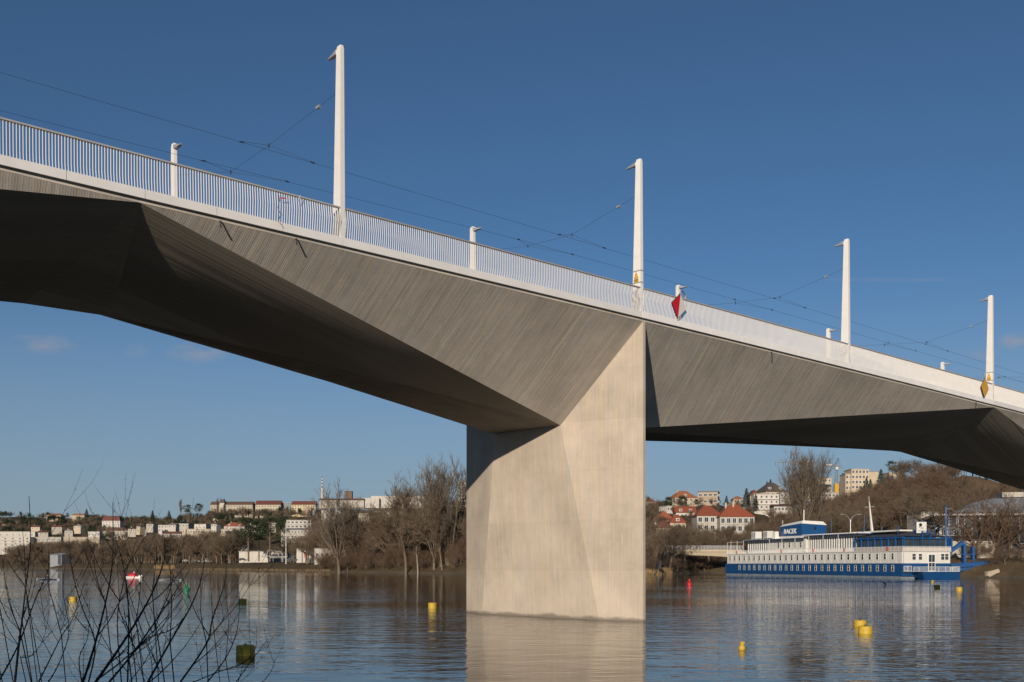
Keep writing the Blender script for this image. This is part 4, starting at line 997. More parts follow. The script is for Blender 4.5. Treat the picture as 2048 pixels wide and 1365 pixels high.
B(643, 692, 1021, 1060, 1000, 'tall white apartment house behind the big left willow', 'white', ('flat', 'dark'), rows=5, cols=7)
B(692, 748, 1020, 1062, 1020, 'cream apartment house with dark attic behind the bare trees', 'cream', ('mansard', 'dark'), eave=1027, rows=5, cols=9)
B(748, 830, 1016, 1050, 1150, 'grey apartment block glimpsed behind the bare trees left of the pier', 'grey', ('mansard', 'dark'), eave=1022, rows=4, cols=12)
B(639, 728, 997, 1009, 1600, 'low reddish roofed hospital annex beside the striped chimney', 'pale', ('gable', 'brown'), eave=1001, rows=1, cols=10)
B(689, 704, 983, 1004, 1650, 'brown block rising above the annex on the skyline', 'brown', ('flat', 'brown'), rows=0, cols=0, dep=10)
B(706, 722, 993, 1004, 1640, 'greenish roofed house right of the brown skyline block', 'tan', ('hip', 'grey'), eave=1000, rows=1, cols=3)
B(726, 758, 997, 1010, 2000, 'lower left end of the long white shed on the skyline', 'white', ('flat', 'white'), rows=0, cols=0, dep=40)
B(742, 850, 993, 1010, 2010, 'long plain white shed on the skyline behind bare trees', 'white', ('flat', 'white'), rows=0, cols=0, dep=40)
B(917, 942, 963, 1006, 1300, 'cream framed tower block with grey glazed face just left of the pier', 'white', rows=9, cols=4, ww=3.0, wh=3.0, dep=18)
B(900, 950, 1004, 1038, 1250, 'pale pinkish apartment block below the tower left of the pier', 'pinkish', ('gable', 'brown'), eave=1010, rows=4, cols=7)
B(684, 701, 1065, 1088, 640, 'narrow tan house seen between the riverside trunks', 'tan', rows=2, cols=2)
# riverside sheds and clubhouses
def shed_door(o, hw, hd, H, RT):
    m = MB(); m.box(hw*.35, -hd-.1, 0, hw*.92, -hd-.01, H); m.build('shed_door', M_['canopy'], o)
B(98, 137, 1106, 1130, 885, 'white and bluish boat shed with dark door on the far left bank', 'bluegrey', ('gable', 'metal'), eave=1110, rows=0, cols=0, dep=16, extra=shed_door, name='boat_shed', rot=-18)
B(478, 495, 1090, 1102, 640, 'small white pavilion with window band left of the pines', 'white', rows=1, cols=5, dep=7)
B(478, 536, 1104, 1122, 575, 'low white clubhouse wall behind the pines', 'white', rows=0, cols=0, dep=8)
B(536, 592, 1100, 1121, 590, 'low dark clubhouse with pale band between pines and boathouse', 'pale', ('flat', 'dark'), rows=1, cols=8, dep=8)
def boathouse(o, hw, hd, H, RT):
    m = MB(); m.box(-hw, -hd-.35, H*.56, hw*.98, -hd-.02, H); up = m.build('timber_storey', WALL['darkwood'], o)
    for i in range(5): inst('window', bwin(.7, 1.3), up, (-hw*.72+i*hw*.34, -hd-.36, H*.79))
    m = MB(); m.hexa([(-.6, -hd-.08, H*.12), (.6, -hd-.08, H*.12), (.6, -hd-.02, H*.12), (-.6, -hd-.02, H*.12)], [(-.6, -hd-.08, H*.32), (.6, -hd-.08, H*.32), (.6, -hd-.02, H*.32), (-.6, -hd-.02, H*.32)]); m.box(-.3, -hd-.1, H*.32, .3, -hd-.03, H*.37); m.build('red_emblem', M_['red'], o)
    m = MB()
    for i in range(9): m.box(-1.9+i*.44, -hd-.08, H*.44, -1.62+i*.44, -hd-.02, H*.50)
    m.build('wall_lettering', WALL['brown'], o)
B(593, 629, 1077, 1121, 522, 'boathouse with dark timber upper storey and red emblem on white wall', 'white', ('flat', 'dark'), cat='boathouse', name='boathouse', rows=0, cols=0, dep=10, extra=boathouse)
B(629, 750, 1098, 1122, 480, 'long white riverside building continuing behind the bare willows', 'white', ('flat', 'grey'), rows=1, cols=12, dep=9, wh=1.1)
# right bank houses
B(1340, 1397, 981, 1012, 800, 'cream villa with orange hipped roof on the skyline right of the pier', 'cream', ('hip', 'orange'), eave=996, rows=2, cols=5, dep=13, rot=14, dorm=1, chim=1)
B(1397, 1444, 984, 1010, 790, 'modern stone clad villa with dark flat roof on the skyline', 'stone', ('flat', 'dark'), rows=2, cols=4, dep=12, rot=-16, ww=2.2)
B(1288, 1312, 996, 1012, 760, 'small red roofed house touching the right side of the pier', 'tan', ('hip', 'red'), eave=1004, rows=1, cols=3)
B(1467, 1487, 992, 1006, 800, 'tiny orange roofed house between dark conifers on the skyline', 'cream', ('hip', 'orange'), eave=999, rows=1, cols=3)
B(1322, 1354, 1013, 1034, 680, 'white flat roofed house below the cream villa', 'white', rows=2, cols=4, rot=20)
B(1352, 1392, 1012, 1038, 660, 'house with dark red roof and two skylights below the stone villa', 'white', ('gable', 'red'), eave=1026, rows=1, cols=5, dorm=2)
B(1308, 1348, 1022, 1052, 600, 'pale house with steep red gable roof, leftmost right of the pier', 'cream', ('gfront', 'red'), eave=1040, rows=1, cols=3)
B(1340, 1372, 1029, 1062, 590, 'red roofed house with small white dormer left of the school', 'cream', ('hip', 'red'), eave=1046, rows=1, cols=4, dorm=1)
B(1312, 1346, 1041, 1075, 560, 'lower red roofed house nearest the right side of the pier', 'tan', ('hip', 'darkred'), eave=1056, rows=1, cols=4)
def parapet(o, hw, hd, H, RT):
    m = MB(); m.box(-hw*.1, -hd*.2, H, -hw*.02, hd, RT+1.4); m.build('fire_wall', WALL['cream'], o)
B(1440, 1509, 1008, 1082, 520, 'large school building with big bright red hipped roof', 'pale', ('hip', 'red'), eave=1034, rows=3, cols=6, dep=17, ww=2.4, wh=2.3, dorm=0, rot=0, extra=parapet, chim=1)
B(1394, 1444, 1010, 1080, 528, 'left wing of the school under the same red roof height', 'pale', ('hip', 'red'), eave=1032, rows=3, cols=4, dep=15, ww=2.2, wh=2.2)
B(1518, 1576, 964, 1012, 740, 'tall cream house with dark brown hipped roof on the right skyline', 'cream', ('hip', 'dark'), eave=984, rows=3, cols=5, dep=15, rot=16, dorm=2, strip=True)
B(1500, 1519, 980, 1010, 735, 'cream house with red gable left of the dark roofed house', 'cream', ('gfront', 'darkred'), eave=992, rows=2, cols=2)
B(1508, 1558, 989, 1020, 700, 'bright white stepped terrace house below the dark roofed house', 'white', rows=3, cols=5, strip=True, dep=9)
B(1560, 1592, 986, 1008, 710, 'grey balconied flats beside the tall bare poplar', 'grey', rows=2, cols=4, strip=True, dep=9)
B(1548, 1590, 1008, 1024, 640, 'low house with reddish brown roof left of the tall poplar', 'pale', ('gable', 'brown'), eave=1013, rows=1, cols=6)
B(1597, 1666, 957, 986, 800, 'cream curved apartment building behind the tall bare poplar', 'cream', ('flat', 'grey'), rows=3, cols=9, rot=-8)
B(1628, 1692, 986, 1008, 660, 'long pale terrace of garages and flats under the crane', 'pale', rows=2, cols=9, ww=1.8, dep=9)
B(1703, 1738, 939, 980, 640, 'orange beige four storey block on the right hilltop', 'orange', rows=4, cols=5, ww=2.0, dep=14, side=0)
B(1691, 1704, 949, 982, 642, 'lower stair wing left of the orange beige block', 'orange', rows=3, cols=2, dep=11)
B(1737, 1757, 944, 975, 650, 'plain cream wing with grey roof edge right of the orange beige block', 'cream', ('flat', 'grey'), rows=0, cols=0, dep=12)
B(1779, 1810, 946, 962, 640, 'low cream hilltop house with roof slab right of the orange beige block', 'cream', ('flat', 'pale' if 'pale' in ROOF else 'flat'), rows=1, cols=3)

# swimming hall with glass front and curved metal roof
Y = 300; cx = PX(1990, Y); hall = empty('swimming_hall', (cx, Y, 5.5), R(-14), 'long glass fronted hall with curved grey metal roof at right', 'hall')
s = F/Y; zE = PZ(1029, Y)-5.5
m = MB(); m.box(-14, .6, -2, 46, 34, zE); m.build('wall', WALL['grey'], hall)
m = MB(); m.box(-13.8, .1, -.5, 46, .55, zE-.3); m.build('glass_front', M_['glassb'], hall)
m = MB()
for i in range(31): m.box(-13.9+i*2, -.05, -.5, -13.75+i*2, .12, zE-.25)
for z in (1.6, 3.4): m.box(-13.8, -.03, z, 46, .11, z+.12)
m.build('glazing_bar', M_['aluminium'], hall)
m = MB(); m.box(-16, -2.0, zE-.3, 47, 35, zE+.15); m.build('eave_slab', M_['hull_white'], hall)
m = MB(); k = 10; prof = [(-14+0, 0)]
pr = [(0, .0), (2.5, 1.6), (5.5, 3.0), (9, 4.1), (13, 4.9), (17, 5.3), (21, 5.3), (26, 4.6), (31, 2.8), (35, 0)]
pr2 = [(-12.5, .15), (-7.5, 1.7), (-3, 4.0), (1.0, 5.0), (6.5, 5.5), (46, 5.6)]
for (x0, h0), (x1, h1) in zip(pr2, pr2[1:]):
    for (y0, g0), (y1, g1) in zip(pr, pr[1:]):
        f = lambda h, g: zE+.15+h*g/5.3
        m.quad((x0, y0, f(h0, g0)), (x1, y0, f(h1, g0)), (x1, y1, f(h1, g1)), (x0, y1, f(h0, g1)))
m.build('curved_roof', ROOF['metal'], hall)
m = MB(); m.box(4, 12, zE+5.3, 44, 20, zE+6.7); m.build('roof_lantern', WALL['pale'], hall)
B(1842, 1874, 1026, 1056, 335, 'white low block left of the glass hall behind a pollard tree', 'pale', ('flat', 'grey'), rows=1, cols=3, dep=12)
B(1868, 1944, 1054, 1078, 292, 'white low annex wall in front of the glass hall', 'white', ('flat', 'white'), rows=1, cols=6, dep=6, ww=.9)
m = MB(); 
o = B(1905, 1990, 1082, 1103, 276, 'long mottled concrete retaining wall behind the ship bow', 'pale', ('flat', 'dark'), rows=0, cols=0, dep=2, cat='wall', name='retaining_wall')
o = B(1900, 1950, 1075, 1083, 280, 'dark flat awning roof beside the ship terrace', 'darkwood', ('flat', 'dark'), rows=0, cols=0, dep=5, sink=.5, name='awning')

# striped chimney on the horizon
Y = 2600; sx = Y/F
ch = empty('chimney_stack', (PX(644.5, Y), Y, PZ(1012, Y)), 0, 'thin tall chimney with red and white bands on the left skyline', 'chimney')
h1 = (1012-976)*sx; h2 = (1012-953)*sx
m = MB(); m.lathe([(4.4, -40), (3.2, h1-3), (2.2, h1)], 14); m.build('stack', WALL['white'], ch)
m = MB(); n = 7
for i in range(n):
    z0 = h1+(h2-h1)*i/n; z1 = h1+(h2-h1)*(i+1)/n; r0 = 1.7-1.0*i/n; m.lathe([(r0, z0), (r0-.14, z1)], 10, m=i % 2)
m.build('banded_top', [ROOF['red'], M_['hull_white']], ch)
# tower crane
Y = 760; sx = Y/F; cr = empty('tower_crane', (PX(1672.5, Y), Y, PZ(985, Y)), 0, 'tower crane with long thin jib above the right hillside', 'crane')
def zz(y): return (985-y)*sx
def lattice(m, p, q, w, n, r=.09):
    p, q = Vector(p), Vector(q); ax = (q-p).normalized(); s1 = ax.cross(Vector((0, 1, 0)) if abs(ax.y) < .9 else Vector((1, 0, 0))).normalized()*w; s2 = Vector((0, 1, 0))*w if abs(ax.y) < .9 else Vector((0, 0, 1))*w
    cs = [s1+s2, s1-s2, -s1-s2, -s1+s2]
    for c in cs: m.tube([p+c, q+c], r, 4)
    for i in range(n):
        a = p+(q-p)*i/n; b = p+(q-p)*(i+1)/n
        for j in range(4): m.tube([a+cs[j], b+cs[(j+1) % 4]], r*.6, 3, cap=False)
m = MB(); lattice(m, (0, 0, -2), (0, 0, zz(936)), .8, 16, .16); m.build('mast', M_['lamp_grey'], cr)
m = MB(); m.box(-1.5, -1.5, -1, 1.5, 1.5, zz(968)); m.build('base_section', M_['sign_yellow'], cr)
m = MB(); lattice(m, (0, 0, zz(932)), ((1554-1672.5)*sx, 0, zz(923)), .55, 28, .12); m.tube([(0, 0, zz(931)), (3.5, 0, zz(935)), (4.5, 0, zz(937))], .45, 5); m.build('jib', M_['lamp_grey'], cr)
m = MB(); m.tube([(-.6, 0, zz(933)), (1.4, 0, zz(917))], .16, 4); m.tube([(2.2, 0, zz(934)), (1.4, 0, zz(917))], .12, 4); m.tube([(1.4, 0, zz(917)), (-22, 0, zz(928))], .05, 4); m.tube([(1.4, 0, zz(917)), (4.2, 0, zz(936))], .05, 4); m.build('apex_frame', M_['canopy'], cr)
m = MB(); m.box(-.9, -1.6, zz(940), .9, -.4, zz(935)); m.box(-7.5, -.7, zz(931.5), -3, .7, zz(928.5)); m.build('cab', M_['hull_white'], cr)

# footbridge left of the ship
Y = 392; sx = Y/F; fb = empty('footbridge', (PX(1400, Y), Y, PZ(1108, Y)), R(-3), 'slender pale concrete footbridge with railing left of the ship', 'bridge')
hwf = 84*sx; dk = 1.6
m = MB(); n = 16
for i in range(n):
    x0 = -hwf+2*hwf*i/n; x1 = x0+2*hwf/n
    def lo_(x): t = (x+hwf)/(2*hwf); return -1.2*max(0, (t-.25)/.75)**1.5-.25-.25*(1-t)
    def up_(x): return 1.0-.0*x
    m.hexa([(x0,.7,lo_(x0)),(x1,.7,lo_(x1)),(x1,3.3,lo_(x1)),(x0,3.3,lo_(x0))], [(x0,.3,.6),(x1,.3,.6),(x1,3.7,.6),(x0,3.7,.6)])
    m.box(x0, 0, .7, x1, 4.0, 1.5)
m.build('deck', WALL['cream'], fb)
m = MB()
for y in (.1, 3.9):
    for i in range(30): x = -hwf+2*hwf*i/29; m.box(x-.07, y-.05, 1.5, x+.07, y+.05, 2.9)
    for h in (1.9, 2.25, 2.55, 2.9): m.tube([(-hwf, y, h), (hwf, y, h)], .06, 5)
m.build('railing', M_['aluminium'], fb)
m = MB(); m.box(hwf-1, .5, -9, hwf+1.5, 3.5, .7); m.build('abutment', WALL['pale'], fb)

# lamps, posts, signs on the right bank
def lamp2(px, yb, yt, Y, label, blue=False, arms=1.0):
    zb, zt = PZ(yb, Y), PZ(yt, Y); o = empty('street_lamp', (PX(px, Y), Y, zb), R(5), label, 'street lamp'); h = zt-zb
    m = MB(); m.tube([(0, 0, -3), (0, 0, h*.75)], [.12, .09], 8); 
    for s_ in (-1, 1): m.tube([(0, 0, h*.6), (s_*.5*arms, 0, h*.84), (s_*1.4*arms, 0, h*.97), (s_*2.2*arms, 0, h)], .055, 6)
    m.build('post', M_['blue_frame'] if blue else M_['aluminium'], o)
    for s_ in (-1, 1):
        m = MB(); m.box(s_*2.6*arms-.45, -.15, h-.08, s_*2.6*arms+.45, .15, h+.08); m.build('lamp_head', M_['lamp_grey'], o)
    return o
lamp2(1701, 1070, 1029, 310, 'double armed grey street lamp behind the ship left of its mast')
lamp2(1916.5, 1078, 1018, 283, 'double armed grey street lamp in front of the glass hall')
def post(px, yb, yt, Y, label, r=.12, mt='blue_frame'):
    zb, zt = PZ(yb, Y), PZ(yt, Y); m = MB(); m.tube([(0, 0, -2), (0, 0, zt-zb)], [r, r*.8], 8); m.lathe([(r*1.5, 0), (r*1.5, .4)], 8); m.lathe([(r*1.4, zt-zb), (r*.4, zt-zb+.3)], 8); o = m.build('steel_post', M_[mt], None, (PX(px, Y), Y, zb)); return tag(o, label, 'post')
post(1892, 1090, 1014, 272, 'thick bright blue steel post right of the ship terrace', .28)
post(1899, 1100, 1040, 268, 'thin blue post beside the ship bow terrace', .1)
post(1729, 1075, 1032, 300, 'faint blue lamp post in front of the wooded hill', .1)
post(1663, 1075, 1040, 318, 'thin blue post behind the ship left of the street lamp', .1)
Y = 262; o = empty('lamp_post', (PX(2014, Y), Y, PZ(1138, Y)), 0, 'black park lamp post on the bank by the blue gangway', 'lamp post')
m = MB(); m.lathe([(.35, -1), (.32, .4), (.14, .9), (.08, 1.2), (.06, 4.6)], 10); m.build('post', M_['black'], o); m = MB(); m.lathe([(.1, 4.6), (.25, 4.9), (.2, 5.2), (.03, 5.4)], 10); m.build('lantern', M_['black'], o)
Y = 345; o = empty('river_sign', (PX(1317, Y), Y, 0), 0, 'dark square river sign on a pole right of the pier', 'sign')
m = MB(); m.tube([(0, 0, -1), (0, 0, PZ(1122, Y))], .07, 6); m.build('pole', M_['aluminium'], o); m = MB(); m.box(-.8, -.1, PZ(1137, Y), .8, -.04, PZ(1122, Y)); m.build('sign_board', M_['canopy'], o)
Y = 505; o = empty('flagpole', (PX(572, Y), Y, PZ(1120, Y)), 0, 'tall white flagpole on the left bank between pines and boathouse', 'flagpole')
m = MB(); m.tube([(0, 0, -2), (0, 0, (1120-1046)/F*Y)], [.22, .12], 8); m.build('pole', M_['hull_white'], o); m = MB(); m.lathe([(.1, 0), (.2, .2), (.1, .4)], 8, (0, 0, (1120-1046)/F*Y)); m.build('finial', M_['red'], o)
post(631, 1121, 1096, 505, 'pale thin pole in front of the boathouse corner', .09, 'aluminium')
Y = 520
rk = empty('boat_rack', (PX(556, Y), Y, PZ(1121, Y)), R(4), 'white rowing shells stored on a rack beside the flagpole', 'boat rack')
m = MB()
for z, l in ((1.1, 3.6), (1.75, 4.4)):
    for i in range(10):
        x0, x1 = -l+2*l*i/10, -l+2*l*(i+1)/10; w0, w1 = [.28*max(.05, 1-abs(x/l)**2.2) for x in (x0, x1)]
        m.hexa([(x0,-w0*.5,z),(x1,-w1*.5,z),(x1,w1*.5,z),(x0,w0*.5,z)], [(x0,-w0,z+.22),(x1,-w1,z+.22),(x1,w1,z+.22),(x0,w0,z+.22)])
m.build('rowing_shell', M_['hull_white'], rk)
m = MB()
for x in (-2.2, 2.2): m.box(x-.05, -.5, -.6, x+.05, .5, .04+1); m.box(x-.05, .4, 1, x+.05, .5, 2.1); m.box(x-.05, -.5, 1.6, x+.05, .5, 1.72)
m.build('rack_frame', M_['lamp_grey'], rk)

# parked cars on the left bank
car_paint = {k: mat('car_paint_'+k, c, .55, .03, spec=.3) for k, c in dict(white=(.42,.43,.44), silver=(.28,.29,.30), black=(.02,.02,.025), red=(.28,.03,.02)).items()}
def car(px, yb, Y, color, label, van=False, rz=0):
    o = empty('parked_car', (PX(px, Y), Y, PZ(yb, Y)), rz, label, 'car', 'cars parked on the far left bank')
    hz = 1.05 if van else .78; top = 2.1 if van else 1.42; m = MB()
    m.hexa([(-2.15,-.85,.28),(2.15,-.85,.28),(2.15,.85,.28),(-2.15,.85,.28)], [(-2.2,-.86,hz),(2.1,-.86,hz-.1),(2.1,.86,hz-.1),(-2.2,.86,hz)])
    x0, x1, x2, x3 = (-2.1, -2.0, 1.1, 1.5) if van else (-1.9, -1.2, .5, 1.25)
    m.hexa([(x0,-.8,hz-.02),(x3,-.8,hz-.1),(x3,.8,hz-.1),(x0,.8,hz-.02)], [(x1,-.68,top),(x2,-.68,top),(x2,.68,top),(x1,.68,top)]); m.build('body', car_paint[color], o)
    m = MB(); m.hexa([(x0+.25,-.815,hz),(x3-.25,-.815,hz),(x3-.25,.815,hz),(x0+.25,.815,hz)], [(x1+.2,-.70,top-.12),(x2-.08,-.70,top-.12),(x2-.08,.70,top-.12),(x1+.2,.70,top-.12)]); m.build('window', M_['canopy'], o)
    for x in (-1.35, 1.35):
        for s_ in (-1, 1): m = MB(); m.tube([(x, s_*.70, .32), (x, s_*.88, .32)], .32, 12); m.build('wheel', M_['black'], o)
    return o
car(372, 1124, 690, 'white', 'white parked car furthest left in the row behind the far bank')
car(391, 1124, 670, 'silver', 'silver parked car second in the row on the far bank')
car(405, 1125, 655, 'white', 'white parked van third in the row on the far bank', True)
car(418, 1125, 645, 'silver', 'silver parked van beside the red shed on the far bank', True)
car(485, 1122, 560, 'black', 'black parked car in front of the low white clubhouse')
car(586, 1122, 508, 'black', 'black parked car at the foot of the boathouse')
m = MB(); m.box(0, 0, .6, 8.5, 2.2, 2.6)
for i in range(9): m.box(i*1.0, -.06, .6, i*1.0+.1, 0, 2.6)
m.box(.5, .2, 0, 1, 2, .6); m.box(7, .2, 0, 7.5, 2, .6)
o = m.build('red_shed', mat('rusty_red_boards', (.17, .05, .035), .8), None, (PX(428, 640), 640, PZ(1123, 640))); tag(o, 'long low rusty red trailer shed right of the parked cars', 'shed')

# ------------------------------------------------------------------ trees
def prisms(segs, n=3):
    """segs: list of (p, q, r0, r1) -> verts, quads (open 3-sided tubes)"""
    P = np.array([s[0] for s in segs]); Q = np.array([s[1] for s in segs]); r0 = np.array([s[2] for s in segs])[:, None]; r1 = np.array([s[3] for s in segs])[:, None]
    d = Q-P; d /= (np.linalg.norm(d, axis=1, keepdims=True)+1e-9)
    up = np.where(np.abs(d[:, 2:3]) > .9, np.array([[1., 0, 0]]), np.array([[0, 0, 1.]]))
    a = np.cross(d, up); a /= (np.linalg.norm(a, axis=1, keepdims=True)+1e-9); b = np.cross(d, a)
    V = np.zeros((len(segs), 2*n, 3))
    for j in range(n):
        t = 2*math.pi*j/n; o = a*math.cos(t)+b*math.sin(t); V[:, j] = P+o*r0; V[:, n+j] = Q+o*r1
    base = (np.arange(len(segs))*2*n)[:, None]
    Fc = np.concatenate([base+np.array([[j, (j+1) % n, n+(j+1) % n, n+j]]) for j in range(n)])
    return V.reshape(-1, 3), Fc
def grow(seed, style, levels=4, twig=.022, dens=1.0):
    """bare tree of height ~1*H; returns (trunk segs, crown segs) for a height of H metres"""
    r = random.Random(seed); H = 18.0; T = []; Cn = []
    S = dict(round=dict(th=.18, spread=.66, up=.2, k=(9, 7, 5, 5), len=(.40, .22, .13, .075), cw=1.0),
             vase=dict(th=.13, spread=.43, up=.42, k=(12, 8, 6, 5), len=(.62, .26, .13, .07), cw=.6),
             tall=dict(th=.26, spread=.42, up=.32, k=(11, 7, 6, 4), len=(.42, .20, .11, .07), cw=.7),
             shrub=dict(th=.02, spread=.75, up=.30, k=(11, 7, 5, 4), len=(.72, .34, .20, .12), cw=1.3),
             slim=dict(th=.2, spread=.22, up=.5, k=(14, 6, 4, 3), len=(.28, .16, .1, .06), cw=.3))[style]
    def rv(): return Vector((r.gauss(0, 1), r.gauss(0, 1), r.gauss(0, 1)))
    def limb(p, d, ln, rad, lev, tgt):
        n = 4 if lev < 2 else (3 if lev == 2 else 2); pts = [p]
        for i in range(n):
            d = (d+rv()*.16+Vector((0, 0, S['up']*.5))).normalized(); q = pts[-1]+d*(ln/n)
            ra = rad*(1-.75*i/n); rb = rad*(1-.75*(i+1)/n); tgt.append((tuple(pts[-1]), tuple(q), max(ra, twig*.5), max(rb, twig*.5))); pts.append(q)
        if lev >= levels: return
        k = S['k'][min(lev, 3)]; k = max(2, int(k*dens*r.uniform(.8, 1.2)))
        for i in range(k):
            t = r.uniform(.25, 1.0); j = min(n-1, int(t*n)); f = t*n-j; b = pts[j].lerp(pts[j+1], min(1, f))
            ax = (pts[j+1]-pts[j]).normalized(); side = ax.cross(rv()).normalized()
            nd = (ax*.75+side*(S['spread']+.25)*r.uniform(.5, 1.2)+Vector((0, 0, S['up']*.4))).normalized()
            limb(b, nd, H*S['len'][min(lev, 3)]*r.uniform(.6, 1.15), max(twig, rad*(.42 if lev else .5)*(1-.4*t)), lev+1, Cn)
    th = H*S['th']; p = Vector((0, 0, -.6)); rad = H*.017*(1.2 if style != 'shrub' else .5); d = Vector((r.gauss(0, .05), r.gauss(0, .05), 1)); pts = [p]
    top = th if style in ('round', 'vase', 'shrub') else H*.82
    n = 5
    for i in range(n):
        d = (d+Vector((r.gauss(0, .06), r.gauss(0, .06), 0))).normalized(); q = pts[-1]+d*((top+.6)/n)
        f0 = 1-(.25 if top == th else .8)*i/n; f1 = 1-(.25 if top == th else .8)*(i+1)/n
        T.append((tuple(pts[-1]), tuple(q), rad*f0, rad*f1)); pts.append(q)
    k = S['k'][0]+ (6 if top != th else 0)
    for i in range(k):
        ang = 2*math.pi*(i+r.random()*.7)/k*1.618*2
        if top == th: b = pts[-1]; e = 1
        else: t = .3+.7*i/k; j = min(n-1, int(t*n)); b = pts[j].lerp(pts[j+1], t*n-j); e = 1.15-.6*t
        out = Vector((math.cos(ang), math.sin(ang), 0)); sp_ = S['spread']*r.uniform(.35, 1.15)
        limb(b, (out*sp_+Vector((0, 0, 1))*r.uniform(.55, 1)).normalized() if style != 'round' else (out*sp_*1.5+Vector((0, 0, 1))*r.uniform(.25, 1)).normalized(), H*S['len'][0]*e*r.uniform(.75, 1.1), rad*.5, 1, Cn)
    zs = np.array([s[1][2] for s in Cn]); h = np.percentile(zs, 99.5)
    k_ = 1.0/h
    def sc(L_): return [(tuple(x*k_ for x in a), tuple(x*k_ for x in b), ra*k_, rb*k_) for a, b, ra, rb in L_]
    return sc(T), sc(Cn)
def tree_meshes(seed, style, mat_t, mat_c, **kw):
    T, Cn = grow(seed, style, **kw)
    v, f = prisms(T, 7); mt = raw_mesh('trunk', v, f, mat_t); v, f = prisms(Cn, 3); mc = raw_mesh('crown', v, f, mat_c); return mt, mc
def evergreen(seed, kind):
    r = np.random.RandomState(seed); V = []; Fc = []
    segs = [((0, 0, -.03), (0, 0, .5), .018, .012), ((0, 0, .5), (0, 0, .97), .012, .003)]
    cl = []
    if kind == 'spruce':
        for i in range(26):
            z = .12+.86*i/26; rad = .27*(1-i/26)**.85+.012
            for j in range(11):
                a = r.rand()*6.28; rr = rad*(.45+.6*r.rand()); cl.append((rr*math.cos(a), rr*math.sin(a), z-rr*.25+r.randn()*.012, .055*(1-.5*i/26)))
    elif kind == 'pine':
        for i in range(15):
            a = r.rand()*6.28; z = .52+.42*r.rand(); rr = .30*(1-abs(z-.70)/.42)*r.rand()**.5; c = (rr*math.cos(a), rr*math.sin(a), z)
            segs.append(((0, 0, z-.16), c, .007, .003))
            for j in range(20): q = r.randn(3)*np.array([.065, .065, .028]); cl.append((c[0]+q[0], c[1]+q[1], c[2]+q[2], .032))
    else:
        for i in range(260):
            q = r.randn(3); q /= np.linalg.norm(q); k = .6+.45*r.rand(); cl.append((q[0]*.33*k, q[1]*.33*k, .5+q[2]*.46*k, .06))
    for x, y, z, s in cl:
        for j in range(9):
            o = np.array([x, y, z])+r.randn(3)*s*.55; d1 = r.randn(3); d1 /= np.linalg.norm(d1); d2 = np.cross(d1, r.randn(3)); d2 /= np.linalg.norm(d2)
            k = len(V); w_ = s*.42; V += [tuple(o-d1*w_), tuple(o+d2*w_*.7), tuple(o+d1*w_), tuple(o-d2*w_*.7)]; Fc.append((k, k+1, k+2, k+3))
    v, f = prisms(segs, 6); mt = raw_mesh('trunk', v, f, M_['bark']); mc = raw_mesh('crown', np.array(V), np.array(Fc), M_['needle_lt'] if kind == 'pine' else M_['needle'])
    return mt, mc
TM = {}
TM['round'] = [tree_meshes(i+1, 'round', M_['bark_grey'], M_['bark'], twig=.042) for i in range(3)]
TM['vase'] = [tree_meshes(i+11, 'vase', M_['bark_grey'], M_['bark_grey'], twig=.032) for i in range(3)]
TM['tall'] = [tree_meshes(i+21, 'tall', M_['bark_grey'], M_['bark'], twig=.042) for i in range(3)]
TM['shrub'] = [tree_meshes(i+31, 'shrub', M_['bark'], M_['bark_red'], twig=.045) for i in range(3)]
TM['slim'] = [tree_meshes(i+41, 'slim', M_['bark_grey'], M_['bark_grey'], twig=.04) for i in range(1)]
TM['birch'] = [tree_meshes(51, 'tall', M_['bark_pale'], M_['bark'], twig=.025)]
TM['red'] = [tree_meshes(i+61, 'round', M_['bark'], M_['bark_red'], twig=.034, dens=.85) for i in range(2)]
TM['spruce'] = [evergreen(i, 'spruce') for i in range(2)]
TM['pine'] = [evergreen(i+5, 'pine') for i in range(2)]
TM['bush'] = [evergreen(9, 'bush')]
tr = random.Random(77)
def tree(px, ybase, ytop, Y, kind, label, group=None, wide=1.0, lean=0, var=None, rz=None):
    mt, mc = TM[kind][(var if var is not None else tr.randrange(len(TM[kind])))% len(TM[kind])]
    X = PX(px, Y); zb = PZ(ybase, Y) if ybase is not None else GZ(X, Y)
    h = (PZ(ytop, Y)-zb) if ybase is not None else ytop
    name = {'spruce': 'conifer', 'pine': 'pine_tree', 'bush': 'evergreen_bush', 'shrub': 'bare_shrub', 'birch': 'birch_tree'}.get(kind, 'bare_tree')
    o = empty(name, (X, Y, zb), rz if rz is not None else tr.random()*6.28, label, {'shrub': 'shrub', 'bush': 'shrub'}.get(kind, 'tree'), group)
    o.rotation_euler[1] = R(lean); o.scale = (h*wide, h*wide, h)
    inst('trunk', mt, o); inst('crown', mc, o); return o
# individually recognisable trees
tree(678, 1143, 968, 436, 'vase', 'big spreading bare willow with fan crown against the striped chimney', wide=1.0, var=0, rz=.4)
tree(700, 1143, 1000, 440, 'vase', 'second bare willow stem group right of the fan crowned willow', wide=1.0, var=1)
tree(868, 1148, 919, 377, 'vase', 'tall bare poplar with narrow twin crown nearest the pier left side', wide=.75, var=1, rz=2.0)
tree(897, 1148, 921, 375, 'vase', 'tall bare poplar leaning over toward the pier', wide=.9, lean=2, var=2)
tree(885, 1149, 985, 371, 'tall', 'leaning bare trunk crossing in front of the tall poplars', wide=.8, lean=-9)
tree(812, 1147, 955, 389, 'tall', 'bare ragged tree left of the twin poplars', wide=1.0)
tree(836, 1148, 1010, 381, 'birch', 'slender pale birch trunk between willow and poplars', wide=.6)
tree(1608, 1085, 896, 385, 'vase', 'large fan shaped bare poplar above the ship wheelhouse', wide=.8, var=2, rz=1.2)
